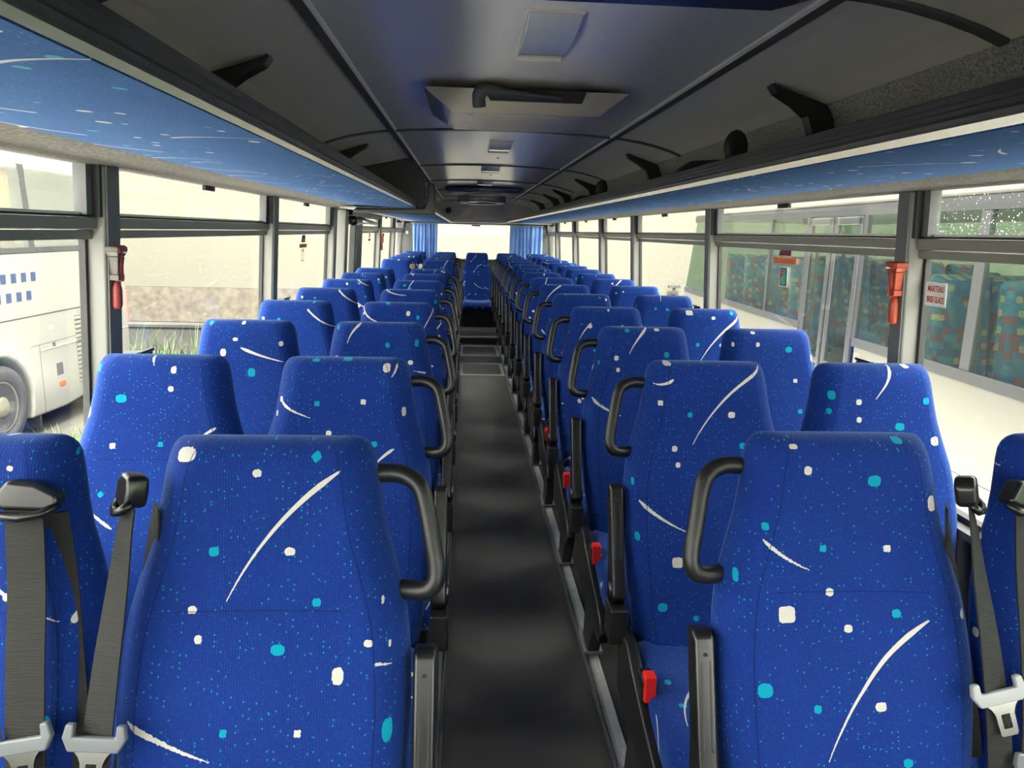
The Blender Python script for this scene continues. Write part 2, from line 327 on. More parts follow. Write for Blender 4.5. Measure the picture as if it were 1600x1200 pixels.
PATTERN = {
  'L1': {"w":[[-0.126,1.19,0.0177,0.0097,0.1,0],[-0.011,1.164,0.007,0.0059,0,0],[0.042,1.042,0.0085,0.0063,0,0],[-0.106,0.956,0.0068,0.0057,0,0],[-0.095,0.913,0.0058,0.0062,0,0],[0.123,0.859,0.009,0.0124,0,0],[0.17,0.907,0.007,0.0053,0,0],[0.064,0.779,0.0054,0.0052,0,1],[0.194,0.965,0.003,0.0058,0,0],[0.207,0.901,0.003,0.0053,0,0]],"c":[[0.081,1.189,0.007,0.0064,0.7,1],[-0.076,1.043,0.0079,0.0072,0,0],[0.086,0.965,0.007,0.0063,0,0],[0.028,0.896,0.0108,0.0081,0,0],[-0.049,0.781,0.0053,0.0056,0,1],[0.205,0.778,0.01,0.0171,0,0],[-0.182,1.075,0.0044,0.0086,0,0],[-0.256,1.125,0.0039,0.0038,0.7,1]],"s":[[-0.055,0.967,0.12,1.169,0.065,0.0045],[-0.068,0.741,-0.195,0.799,0.03,0.0048],[0.212,0.871,0.18,0.877,0,0.0025]]},
  'R1': {"w":[[-0.08,1.157,0.0069,0.0075,0,0],[0.147,1.101,0.0105,0.0129,0,0],[0.064,1.024,0.0063,0.0058,0,1],[-0.041,0.952,0.0068,0.0063,0,0],[-0.12,0.918,0.0146,0.013,0,1],[-0.011,0.894,0.0074,0.0063,0,0],[0.038,0.773,0.0097,0.0072,0,0],[0.202,0.914,0.0082,0.0074,0,0],[-0.103,1.195,0.008,0.0037,0,0]],"c":[[0.041,1.139,0.0116,0.0097,0,0],[-0.051,1.024,0.0057,0.0058,0,1],[0.076,0.918,0.008,0.0068,0,0],[-0.164,0.802,0.0134,0.0113,0,0],[-0.073,0.771,0.0067,0.0067,0,0],[0.083,0.683,0.008,0.0072,0,0],[-0.156,1.061,0.0068,0.0063,0,0],[-0.211,0.972,0.0067,0.0104,0,0],[0.091,1.204,0.0093,0.0043,0,0]],"s":[[-0.055,0.688,0.133,0.908,0.085,0.0046],[-0.076,0.988,-0.16,1.039,0.04,0.0034]]},
  'L2': {"w":[[0.112,1.19,0.01,0.0106,0,0],[-0.173,1.104,0.0073,0.0072,0,0],[-0.189,1.066,0.0065,0.0072,0,0],[0.052,1.102,0.0066,0.0065,0,1],[-0.037,1.021,0.0074,0.0064,0,0],[0.162,1.077,0.0075,0.0113,0,0]],"c":[[-0.068,1.097,0.0066,0.0064,0,1],[0.082,0.994,0.0082,0.0072,0,0],[0.207,0.865,0.0099,0.0128,0,0],[0.007,1.208,0.0116,0.0041,0,0],[-0.075,1.205,0.0099,0.0032,0,0]],"s":[[-0.085,1.06,-0.173,1.103,0.03,0.0041],[0.07,0.925,0.134,0.983,0.05,0.0041],[0.125,1.166,0.143,1.198,-0.05,0.0042]]},
  'R2': {"w":[[0.057,1.073,0.0098,0.0084,0,0],[-0.143,1.103,0.007,0.0067,0,1],[-0.102,0.982,0.0079,0.0075,0,0],[-0.093,0.94,0.007,0.0066,0,0],[-0.1,0.693,0.014,0.0131,0,1],[0.063,0.808,0.0071,0.0075,0,0],[-0.12,1.205,0.0115,0.0051,0,0]],"c":[[-0.059,1.072,0.0071,0.0067,0,0],[0.088,0.991,0.0089,0.0084,0,0],[0.025,0.923,0.0124,0.0092,0,0],[-0.05,0.806,0.0061,0.0058,0,1],[-0.139,0.576,0.013,0.0114,0,0],[-0.047,0.546,0.0078,0.0073,0,0],[-0.211,0.756,0.0095,0.0106,0,0],[-0.226,0.892,0.0061,0.0099,0,0]],"s":[[-0.051,0.992,0.148,1.201,0.07,0.0045],[-0.07,0.769,-0.204,0.849,0.04,0.0052],[-0.168,1.152,-0.106,1.166,-0.1,0.0044]]},
  'L2w': {"w":[[0.045,1.178,0.0071,0.0087,0,0],[0.038,1.13,0.0071,0.0071,0,0],[-0.188,1.065,0.0109,0.0132,0,0],[-0.104,0.986,0.007,0.007,0,1]],"c":[[-0.157,1.178,0.0086,0.0094,0,0],[-0.085,1.105,0.0133,0.0102,0,0],[0.015,0.99,0.0063,0.0062,0,1],[-0.125,0.869,0.0062,0.0062,0.7,1]],"s":[[-0.006,1.187,-0.015,1.209,0,0.0032],[0.105,0.998,0.156,1.033,0.04,0.004],[-0.179,0.858,-0.091,0.787,-0.03,0.0039]]},
  'R2w': {"w":[[-0.066,1.111,0.0083,0.0078,0,0],[-0.065,1.063,0.0074,0.0077,0,0],[0.152,1.008,0.0121,0.0121,0,0],[0.215,1.055,0.0075,0.0069,0,0],[0.081,1.207,0.0093,0.0044,0,0],[0.005,0.886,0.0083,0.0077,0,0]],"c":[[0.127,1.117,0.0093,0.0095,0,0],[0.053,1.045,0.013,0.0103,0,0],[-0.146,1.129,0.011,0.012,0,0],[-0.153,1.086,0.0073,0.0077,0,0],[0.043,0.92,0.0074,0.0068,0,1]],"s":[[-0.016,1.119,0.031,1.209,-0.06,0.0047]]},
  'L3': {"w":[[0.12,1.072,0.0093,0.008,0,0],[-0.151,1.084,0.008,0.0079,0,0]],"c":[[0.035,1.132,0.0081,0.0091,0,0],[0.144,1.141,0.0082,0.0125,0,0],[-0.156,1.191,0.0069,0.0079,0,0]],"s":[[-0.111,1.137,-0.064,1.208,0.08,0.0046],[0.129,1.043,0.183,1.032,0,0.0035]]},
  'L3w': {"w":[[0.132,1.132,0.0088,0.0087,0,0],[-0.074,1.098,0.0098,0.013,0,0],[-0.032,1.145,0.0088,0.0065,0,0],[-0.007,1.202,0.0066,0.0055,0,0]],"c":[[0.027,1.028,0.0132,0.0152,0,0],[-0.123,1.2,0.0076,0.0065,0,0]],"s":[[0.14,1.069,-0.013,1.115,0.03,0.0055]]},
  'R3': {"w":[[-0.112,1.1,0.0083,0.0091,0,0],[-0.105,1.057,0.0071,0.0079,0,0],[-0.228,1.058,0.0071,0.0102,0,0],[0.045,1.203,0.0096,0.0046,0,0]],"c":[[0.079,1.114,0.0096,0.0103,0,0],[0.011,1.042,0.0119,0.0102,0,0],[-0.186,1.079,0.0059,0.0079,0,0],[-0.069,1.199,0.0095,0.0057,0,0]],"s":[[-0.062,1.114,0.007,1.209,0.06,0.0048],[-0.096,0.892,-0.209,0.954,0.04,0.0059]]},
  'R3w': {"w":[[-0.056,1.157,0.0074,0.0082,0,0],[0.172,1.108,0.0112,0.0129,0,0],[0.091,1.025,0.0075,0.007,0,1],[-0.071,1.199,0.0087,0.0047,0,0],[-0.153,1.155,0.0062,0.0082,0,0]],"c":[[0.065,1.14,0.0124,0.0106,0,0],[0.106,0.914,0.0087,0.0081,0,0]],"s":[]},
  'R4w': {"w":[[-0.09,1.193,0.0171,0.0104,0,1],[0.026,1.171,0.0094,0.0075,0,0],[0.068,1.044,0.0109,0.0089,0,0]],"c":[[0.117,1.194,0.0094,0.0075,0.7,1],[-0.05,1.045,0.0093,0.0089,0,0]],"s":[[-0.035,0.972,0.164,1.18,0.05,0.0063]]},
}
BLUE = (0.0050, 0.0250, 0.182); SPECK = (0.007, 0.17, 0.31); TEAL = (0.0, 0.27, 0.38); CREAM = (0.54, 0.515, 0.46)
M = {}
M['fabric'] = fabric('seat_velour', BLUE, SPECK, TEAL, CREAM, sheen=0.35, seam=True)
M['fabric_plain'] = fabric('seat_velour_cushion', BLUE, SPECK, TEAL, CREAM, sheen=0.35)
HERO = {k: fabric('seat_velour_' + k, BLUE, SPECK, TEAL, CREAM, pattern=v, sheen=0.35, seam=True) for k, v in PATTERN.items()}
M['rack_fabric'] = fabric('rack_fabric', (0.018, 0.080, 0.235), (0.05, 0.20, 0.36), (0.05, 0.30, 0.34), (0.5, 0.47, 0.42), sheen=0.1)
M['plastic'] = mat('black_plastic', (0.008, 0.008, 0.0085), 0.42, noise=0.1, nscale=60)
M['plastic_gloss'] = mat('black_plastic_gloss', (0.009, 0.009, 0.0095), 0.28)
M['seat_grey'] = mat('seat_frame_grey', (0.02, 0.022, 0.026), 0.5)
M['webbing'] = mat('belt_webbing', (0.0078, 0.0074, 0.0068), 0.75, bump=0.6, nscale=500, stretch=(0.1, 0.1, 1))
M['steel'] = mat('steel', (0.62, 0.61, 0.58), 0.22, metal=1.0)
M['buckle_grey'] = mat('buckle_grey', (0.16, 0.17, 0.18), 0.35)
M['buckle_light'] = mat('buckle_light_grey', (0.36, 0.365, 0.37), 0.35)
M['red'] = mat('buckle_red', (0.72, 0.02, 0.015), 0.35)
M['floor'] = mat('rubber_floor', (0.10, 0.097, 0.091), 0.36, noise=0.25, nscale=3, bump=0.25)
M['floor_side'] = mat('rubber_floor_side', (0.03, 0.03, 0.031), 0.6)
M['alu'] = mat('aluminium', (0.80, 0.80, 0.79), 0.4, metal=0.35, noise=0.1, nscale=30)
M['alu_dull'] = mat('aluminium_dull', (0.34, 0.34, 0.33), 0.5, metal=0.5)
M['hatch_edge'] = mat('hatch_edge', (0.55, 0.53, 0.50), 0.45, metal=0.3)
M['ceiling'] = mat('ceiling_laminate', (0.84, 0.83, 0.81), 0.19, spec=0.85, bump=0.03, nscale=90)
M['ceiling_side'] = mat('ceiling_side_laminate', (0.82, 0.81, 0.76), 0.5, bump=0.05, nscale=120)
M['trim_light'] = mat('trim_light', (0.75, 0.74, 0.70), 0.4)
M['trim_dark'] = mat('trim_dark', (0.09, 0.093, 0.10), 0.45)
M['carpet'] = mat('grey_carpet', (0.105, 0.099, 0.090), 0.95, spec=0.1, noise=0.6, nscale=120, bump=0.8)
M['carpet_dark'] = mat('dark_grey_carpet', (0.38, 0.38, 0.36), 0.95, spec=0.1, noise=0.5, nscale=170, bump=0.8)
M['wall'] = mat('wall_panel', (0.075, 0.075, 0.08), 0.6, noise=0.1, nscale=60)
M['rear_grey'] = mat('rear_panel_grey', (0.085, 0.085, 0.09), 0.7, bump=0.2, nscale=150)
M['header_grey'] = mat('header_grey', (0.42, 0.40, 0.39), 0.6, bump=0.1, nscale=150)
M['pillar'] = mat('pillar_grey', (0.19, 0.187, 0.175), 0.5, noise=0.06, nscale=12, stretch=(1, 1, 0.1))
M['pillar_dark'] = mat('pillar_channel', (0.13, 0.13, 0.135), 0.5)
M['frame'] = mat('window_frame_bronze', (0.27, 0.25, 0.205), 0.40, metal=0.3)
M['rubber'] = mat('window_rubber', (0.02, 0.02, 0.022), 0.6)
M['pane'] = glass_mat('window_glass', (0.93, 0.95, 0.93))
M['pane_wet'] = glass_mat('window_glass_wet', (0.93, 0.95, 0.93), drops=True)
M['curtain'] = mat('blue_curtain', (0.17, 0.33, 0.72), 0.8, sheen=0.2, noise=0.08, nscale=40)
M['fascia'] = mat('rack_fascia', (0.042, 0.043, 0.046), 0.4, noise=0.08, nscale=40)
M['chrome'] = mat('bright_strip', (0.85, 0.83, 0.78), 0.24, metal=1.0)
M['bracket'] = mat('bracket_black', (0.014, 0.014, 0.016), 0.4)
M['hammer'] = mat('hammer_red', (0.34, 0.045, 0.016), 0.4)
M['hammer_old'] = mat('hammer_red_faded', (0.22, 0.03, 0.03), 0.45)
M['clip_grey'] = mat('clip_grey', (0.10, 0.091, 0.082), 0.5)
M['lamp_clear'] = mat('lamp_clear', (0.55, 0.6, 0.68), 0.08, spec=0.9, coat=0.6)
M['lamp_frame'] = mat('lamp_frame', (0.5, 0.48, 0.44), 0.4)
M['hatch_beige'] = mat('hatch_beige', (0.42, 0.39, 0.32), 0.45)
M['navy'] = mat('hatch_navy', (0.012, 0.02, 0.06), 0.25)
M['sticker_white'] = mat('sticker_white', (0.85, 0.83, 0.78), 0.5)
M['sticker_red'] = mat('sticker_red', (0.55, 0.02, 0.02), 0.5)
M['sticker_maroon'] = mat('sticker_maroon', (0.12, 0.03, 0.045), 0.5)
M['sticker_orange'] = mat('sticker_orange', (0.9, 0.16, 0.04), 0.5)
M['sticker_green'] = mat('sticker_green', (0.05, 0.6, 0.36), 0.5)
M['sticker_black'] = mat('sticker_black', (0.01, 0.01, 0.01), 0.5)
M['belt_guide_beige'] = mat('belt_guide_beige', (0.22, 0.2, 0.155), 0.45)

def set_uv(o, fn):
    me = o.data; l = me.uv_layers.new(name='UVMap')
    for p in me.polygons:
        for li in p.loop_indices:
            l.data[li].uv = fn(me.vertices[me.loops[li].vertex_index].co, p.normal)

# ------------------------------------------------------------------ the bus body: floor, walls, ceiling
YF, YR = -1.8, 12.45          # front opening (windscreen side) and rear wall
def wx(z): return 1.262 - 0.059 * (z - 0.77)

bm = B(); box(bm, -1.3, 1.3, YF, 10.28, -0.12, 0.0); struct('floor', bm, M['floor'])
bm = B(); prism(bm, [(10.28, -0.12), (10.28, 0.085), (10.26, 0.1), (10.28, 0.105), (YR, 0.105), (YR, -0.12)], -1.3, 1.3, 'x'); struct('floor_step', bm, M['floor'])
bm = B(); box(bm, -0.235, 0.30, 10.225, 10.262, 0.088, 0.112); struct('trim_1', bm, M['alu'], bevel=0.004)
# seat rails on both sides of the gangway
for n_, (x0, x1) in ((2, (0.292, 0.338)), (3, (-0.285, -0.238))):
    bm = B(); box(bm, x0, x1, YF, 10.26, 0.0, 0.012)
    for k in range(4):
        xk = x0 + 0.006 + k * 0.0105; box(bm, xk, xk + 0.005, YF, 10.26, 0.012, 0.016)
    struct('trim_%d' % n_, bm, M['alu'])
bm = B(); box(bm, 0.278, 0.292, YF, 10.26, 0.0, 0.03); struct('trim_4', bm, M['trim_dark'], bevel=0.006)
bm = B(); box(bm, -0.238, -0.226, YF, 10.26, 0.0, 0.03); struct('trim_5', bm, M['trim_dark'], bevel=0.006)
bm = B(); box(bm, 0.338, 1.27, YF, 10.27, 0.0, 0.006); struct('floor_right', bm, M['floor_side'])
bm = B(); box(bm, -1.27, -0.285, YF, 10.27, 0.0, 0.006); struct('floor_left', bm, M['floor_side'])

for nm, s in (('wall_left', -1), ('wall_right', 1)):
    bm = B()
    prism(bm, [(s * 1.30, -0.1), (s * 1.268, -0.1), (s * 1.268, 0.0), (s * 1.262, 0.75), (s * 1.20, 0.755), (s * 1.20, 0.775), (s * 1.30, 0.775)], YF, YR, 'y')
    # strip over the windows, up to the roof
    prism(bm, [(s * 1.205, 1.712), (s * 0.98, 1.775), (s * 0.855, 1.935), (s * 0.855, 2.08), (s * 1.30, 2.08), (s * 1.30, 1.712)], YF, YR, 'y')
    struct(nm, bm, M['wall'])
    # grey carpet lining: under the rack's outer edge, and behind the rack
    bm = B(); prism(bm, [(s * 1.205, 1.700), (s * 0.895, 1.697), (s * 0.895, 1.703), (s * 1.0, 1.712), (s * 1.205, 1.712)], YF, 11.8, 'y'); struct('trim_%d' % (6 if s < 0 else 7), bm, M['carpet'])
    bm = B(); prism(bm, [(s * 0.978, 1.775), (s * 0.845, 1.925), (s * 0.853, 1.94), (s * 0.986, 1.79)], YF, 11.8, 'y'); struct('trim_%d' % (8 if s < 0 else 9), bm, M['carpet_dark'])

# ceiling: crowned centre panel, drooping side panels
def crown(x): return 2.0 + 0.018 * (1 - (x / 0.515) ** 2)
bm = B(); N = 14
prof = [(-0.515 + 1.03 * i / N, crown(-0.515 + 1.03 * i / N)) for i in range(N + 1)]
prism(bm, prof + [(0.515, 2.08), (-0.515, 2.08)], YF, 11.8, 'y'); struct('ceiling', bm, M['ceiling'])
for nm, s in (('ceiling_left', -1), ('ceiling_right', 1)):
    bm = B(); prism(bm, [(s * 0.515, 2.0), (s * 0.58, 1.9945), (s * 0.65, 1.984), (s * 0.72, 1.969), (s * 0.79, 1.949), (s * 0.845, 1.928), (s * 0.86, 1.935), (s * 0.86, 2.08), (s * 0.515, 2.08)], YF, 11.8, 'y'); struct(nm, bm, M['ceiling_side'])
    bm = B(); prism(bm, [(s * 0.500, 2.002), (s * 0.505, 1.992), (s * 0.530, 1.990), (s * 0.535, 2.0)], YF, 11.6, 'y'); struct('trim_%d' % (10 if s < 0 else 11), bm, M['trim_dark'])
    bm = B(); prism(bm, [(s * 0.494, 2.0035), (s * 0.497, 1.9965), (s * 0.504, 1.9925), (s * 0.504, 2.003)], YF, 11.6, 'y'); struct('trim_%d' % (12 if s < 0 else 13), bm, M['trim_light'])
# transverse cover strips
tn = 14
for y in (1.44, 3.6, 5.47, 7.08, 8.6, 10.2):
    bm = B()
    if y > 2:
        for i in range(N):
            xa, xb = prof[i][0], prof[i + 1][0]
            hexa(bm, [(xa, y - 0.016, crown(xa) - 0.008), (xb, y - 0.016, crown(xb) - 0.008), (xb, y + 0.016, crown(xb) - 0.008), (xa, y + 0.016, crown(xa) - 0.008),
                      (xa, y - 0.02, crown(xa) + 0.002), (xb, y - 0.02, crown(xb) + 0.002), (xb, y + 0.02, crown(xb) + 0.002), (xa, y + 0.02, crown(xa) + 0.002)])
        struct('trim_%d' % tn, bm, M['trim_dark']); tn += 1
    else: bm.free()
    for s in (-1, 1):
        bm = B(); pr = [(0.53, 1.999), (0.58, 1.9945), (0.65, 1.984), (0.72, 1.969), (0.79, 1.949), (0.842, 1.929)]
        for (xa, za), (xb, zb) in zip(pr, pr[1:]):
            hexa(bm, [(s * xa, y - 0.014, za - 0.008), (s * xb, y - 0.014, zb - 0.008), (s * xb, y + 0.014, zb - 0.008), (s * xa, y + 0.014, za - 0.008),
                      (s * xa, y - 0.017, za + 0.004), (s * xb, y - 0.017, zb + 0.004), (s * xb, y + 0.017, zb + 0.004), (s * xa, y + 0.017, za + 0.004)])
        struct('trim_%d' % tn, bm, M['trim_dark']); tn += 1

# bulkhead added behind the camera to hold back light, windscreen cut to a slot
bm = B(); box(bm, -1.3, 1.3, YF - 0.1, YF, -0.1, 1.45); box(bm, -1.3, 1.3, YF - 0.1, YF, 1.72, 2.08); struct('wall_front_light_block', bm, M['ceiling_side'])
bm = B(); box(bm, -1.26, 1.26, YF - 0.05, YF - 0.044, 1.45, 1.72); struct('window_front', bm, M['pane'])
# rear wall with its window, header over it
bm = B()
box(bm, -1.3, -0.66, YR, YR + 0.1, 0.1, 1.70); box(bm, 0.62, 1.3, YR, YR + 0.1, 0.1, 1.70); box(bm, -0.66, 0.62, YR, YR + 0.1, 0.1, 1.09); box(bm, -1.3, 1.3, YR, YR + 0.1, 1.66, 2.08)
struct('wall_rear', bm, M['rear_grey'])
bm = B(); box(bm, -1.2, 1.2, 11.8, YR, 1.685, 2.08); struct('wall_rear_header', bm, M['header_grey'])
w = struct('window_rear', loc=(0, YR, 1.09))
bm = B(); box(bm, -0.66, 0.62, YR + 0.03, YR + 0.036, 1.09, 1.66); new_obj('pane', bm, M['pane'], w)
bm = B(); box(bm, -0.66, 0.62, YR - 0.03, YR + 0.05, 1.075, 1.10); new_obj('sill', bm, M['alu_dull'], w, bevel=0.004)
bm = B(); box(bm, -0.07, 0.07, YR - 0.01, YR + 0.02, 1.63, 1.66); new_obj('latch', bm, M['rubber'], w)

# ------------------------------------------------------------------ side windows and pillars
def wbox(bm, s, y0, y1, z0, z1, d0, d1):
    """box on the leaning window plane of side s: d0..d1 is how far it stands in from the glass"""
    a0, a1, b0, b1 = s * (wx(z0) - d0), s * (wx(z0) - d1), s * (wx(z1) - d0), s * (wx(z1) - d1)
    return hexa(bm, [(a0, y0, z0), (a1, y0, z0), (a1, y1, z0), (a0, y1, z0), (b0, y0, z1), (b1, y0, z1), (b1, y1, z1), (b0, y1, z1)])

ZB, ZM0, ZM1, ZT = 0.775, 1.503, 1.562, 1.702
wn = 1
def side_window(s, y0, y1, latch=None, wet=False, rail=True):
    global wn
    w = struct('window_%d' % wn, loc=(s * 1.24, (y0 + y1) / 2, ZB)); wn += 1
    bm = B()
    for (a, b) in ((y0, y0 + 0.012), (y1 - 0.014, y1)): wbox(bm, s, a, b, ZB, ZT, -0.01, 0.008)
    wbox(bm, s, y0, y1, ZB, ZB + 0.018, -0.01, 0.02); new_obj('window_frame', bm, M['rubber'], w)
    if rail:
        bm = B(); wbox(bm, s, y0, y1, ZM0, ZM0 + 0.024, -0.008, 0.022); new_obj('lower_rail', bm, M['frame'], w)
        bm = B(); wbox(bm, s, y0, y1, ZM0 + 0.026, ZM1, -0.008, 0.034); new_obj('mid_rail', bm, M['frame'], w, bevel=0.004)
        bm = B(); wbox(bm, s, y0, y1, ZM1, ZM1 + 0.006, -0.008, 0.022); new_obj('sash_seal', bm, M['rubber'], w)
        bm = B(); wbox(bm, s, y0, y1, ZM1 + 0.006, ZM1 + 0.013, -0.002, 0.012); new_obj('sash_edge', bm, M['alu'], w)
        bm = B(); wbox(bm, s, y1 - 0.045, y1 - 0.016, ZM1 + 0.006, ZT, -0.004, 0.03); new_obj('sash_stile', bm, M['pillar_dark'], w)
        bm = B(); wbox(bm, s, y0 + 0.01, y1 - 0.01, ZM1, ZT, 0.0, 0.005); new_obj('upper_pane', bm, M['pane_wet'] if wet else M['pane'], w)
        bm = B(); wbox(bm, s, y0 + 0.01, y1 - 0.01, ZB + 0.01, ZM0, 0.0, 0.005); new_obj('lower_pane', bm, M['pane'], w)
    else:
        bm = B(); wbox(bm, s, y0 + 0.01, y1 - 0.01, ZB + 0.01, ZT, 0.0, 0.005); new_obj('pane', bm, M['pane'], w)
    if latch:
        bm = B(); wbox(bm, s, latch - 0.055, latch + 0.055, ZT - 0.022, ZT + 0.004, 0.006, 0.022); new_obj('latch', bm, M['rubber'], w, bevel=0.004)
    return w

def pillar(s, y0, y1, inner=0.056):
    global tn
    bm = B(); wbox(bm, s, y0, y1, 0.775, 1.70, 0.0, inner); struct('trim_%d' % tn, bm, M['pillar'], bevel=0.008); tn += 1
    bm = B(); wbox(bm, s, y0 + 0.008, y1 + 0.006, 0.78, 1.70, inner - 0.002, inner + 0.004); struct('trim_%d' % tn, bm, M['pillar_dark'], bevel=0.002); tn += 1
    # screw-fixed channel cover beside the upper sash
    bm = B(); wbox(bm, s, y0 - 0.014, y0, 1.562, 1.70, 0.0, 0.05); struct('trim_%d' % tn, bm, M['rubber']); tn += 1

LP = [(0.27, 0.355), (2.13, 2.206), (3.94, 4.03), (5.74, 5.84)]
RP = [(0.27, 0.355), (2.178, 2.24), (4.03, 4.10), (5.90, 5.99), (7.36, 7.45), (9.22, 9.32), (11.05, 11.15)]
for a, b in LP: pillar(-1, a, b)
for a, b in RP: pillar(1, a, b)
side_window(-1, YF, 0.27)
for (a, b), (c, e_), l, wet in zip(LP, LP[1:], (None, 3.09, 4.93), (False, False, False)): side_window(-1, b, c, l, wet)
side_window(1, YF, 0.27)
for (a, b), (c, e_), l, wet in zip(RP, RP[1:], (None, 3.18, 5.12, 6.86, 8.5, 10.3), (True, False, False, False, False, False)): side_window(1, b, c, l, wet)
side_window(1, 11.15, YR, 11.8)
# middle door on the left, then two more windows
bm = B(); wbox(bm, -1, 6.12, 6.25, -0.1, 1.70, -0.03, 0.085); struct('trim_%d' % tn, bm, M['pillar'], bevel=0.012); tn += 1
bm = B(); wbox(bm, -1, 5.84, 6.12, ZB, 1.70, 0.0, 0.005); struct('window_20', bm, M['pane'])
bm = B(); wbox(bm, -1, 7.04, 7.40, 0.3, 1.70, -0.03, 0.045); struct('trim_%d' % tn, bm, M['pillar_dark'], bevel=0.01); tn += 1
dr = struct('door_1', loc=(-1.25, 6.8, 0))
bm = B(); wbox(bm, -1, 6.25, 6.28, 0.0, 1.70, -0.02, 0.02); wbox(bm, -1, 7.01, 7.04, 0.0, 1.70, -0.02, 0.03); wbox(bm, -1, 6.28, 7.01, 0.0, 0.12, -0.02, 0.03); new_obj('door_frame', bm, M['rubber'], dr)
bm = B(); wbox(bm, -1, 6.28, 7.01, 0.12, 1.70, 0.0, 0.006); new_obj('door_glass', bm, M['pane'], dr)
side_window(-1, 7.40, 8.84)
pillar(-1, 8.84, 8.94)
side_window(-1, 8.94, 10.6, 9.8)
pillar(-1, 10.6, 10.72)
side_window(-1, 10.72, YR)

# door opening gear over the door
t = thing('door_mechanism', 'dark door opening gear with round motor above the middle door on the left', 'door gear', (-1.15, 6.3, 1.62))
bm = B(); box(bm, -1.20, -1.10, 6.27, 8.3, 1.650, 1.694); new_obj('mounting_rail', bm, M['bracket'], t, bevel=0.006)
bm = B(); lathe(bm, [(0.03, -0.06), (0.045, -0.05), (0.045, 0.05), (0.03, 0.06)], 20, Matrix.Translation((-1.125, 6.42, 1.612)) @ Matrix.Rotation(math.pi / 2, 4, 'X')); new_obj('motor', bm, M['plastic_gloss'], t, smooth=True)
bm = B(); tube(bm, [(-1.13, 6.5, 1.585), (-1.13, 7.3, 1.60), (-1.13, 8.25, 1.595)], 0.009); new_obj('push_rod', bm, M['alu'], t, smooth=True)
bm = B(); tube(bm, [(-1.14, 6.5, 1.66), (-1.14, 7.4, 1.63), (-1.14, 8.3, 1.605)], 0.014); new_obj('lever', bm, M['plastic_gloss'], t, smooth=True)

# ------------------------------------------------------------------ luggage racks
def luggage_rack(s, xi, y0, y1, label, zb=1.683, outer=0.895, h=0.062, lip=True):
    t = thing('luggage_rack', label, 'luggage rack', (s * xi, y0, zb), 'overhead luggage racks')
    X = lambda a: s * a
    bm = B()      # patterned underside
    v = [bm.verts.new(p) for p in ((X(xi + 0.003), y0, zb + 0.001), (X(outer), y0, zb + 0.014), (X(outer), y1, zb + 0.014), (X(xi + 0.003), y1, zb + 0.001))]
    v2 = [bm.verts.new(p.co + Vector((0, 0, 0.012))) for p in v]
    bm.faces.new(v); bm.faces.new(v2[::-1])
    for i in range(4): bm.faces.new((v[i], v2[i], v2[(i + 1) % 4], v[(i + 1) % 4]))
    o = new_obj('underside_panel', bm, M['rack_fabric'], t); set_uv(o, lambda co, n: (co.x, co.y))
    bm = B()      # ribbed fascia
    pr = [(xi + 0.004, zb + 0.013), (xi + 0.001, zb + 0.018), (xi + 0.000, zb + 0.024), (xi + 0.003, zb + 0.029), (xi + 0.003, zb + 0.036), (xi + 0.006, zb + 0.038), (xi + 0.006, zb + 0.045), (xi + 0.010, zb + 0.047), (xi + 0.012, zb + h - 0.004), (xi + 0.020, zb + h), (xi + 0.032, zb + h - 0.004), (xi + 0.036, zb + 0.03), (xi + 0.04, zb + 0.008), (xi + 0.012, zb + 0.004)]
    prism(bm, [(X(a), b) for a, b in pr], y0, y1, 'y'); new_obj('fascia', bm, M['fascia'], t)
    bm = B(); prism(bm, [(X(p_), q_) for p_, q_ in ([(xi + 0.001, zb + 0.003), (xi - 0.0012, zb + 0.014), (xi + 0.004, zb + 0.017), (xi + 0.014, zb + 0.010)] if s > 0 else [(xi + 0.0005, zb + 0.002), (xi - 0.0017, zb + 0.011), (xi + 0.004, zb + 0.015), (xi + 0.014, zb + 0.008)])], y0, y1, 'y'); new_obj('bright_strip', bm, M['chrome'], t, smooth=False)
    bm = B(); box(bm, min(X(xi + 0.034), X(1.0)), max(X(xi + 0.034), X(1.0)), y0, y1, zb + 0.022, zb + 0.03); new_obj('rack_floor', bm, M['carpet_dark'], t)
    return t

def bracket(parent, s, y):
    bm = B()
    pr = [(0.675, 1.976), (0.69, 1.955), (0.745, 1.925), (0.785, 1.895), (0.802, 1.85), (0.808, 1.712), (0.872, 1.712), (0.872, 1.88), (0.85, 1.925), (0.70, 1.972)]
    prism(bm, [(s * a, b) for a, b in pr], y - 0.004, y + 0.004, 'y')
    fl = [(0.675, 1.972), (0.69, 1.951), (0.745, 1.921), (0.785, 1.891), (0.802, 1.85), (0.808, 1.712)]
    for (xa, za), (xb, zb) in zip(fl, fl[1:]):
        hexa(bm, [(s * xa, y - 0.022, za), (s * xb, y - 0.022, zb), (s * xb, y + 0.022, zb), (s * xa, y + 0.022, za),
                  (s * (xa + 0.006), y - 0.022, za + 0.004), (s * (xb + 0.006), y - 0.022, zb + 0.004), (s * (xb + 0.006), y + 0.022, zb + 0.004), (s * (xa + 0.006), y + 0.022, za + 0.004)])
    return new_obj('bracket', bm, M['bracket'], parent)

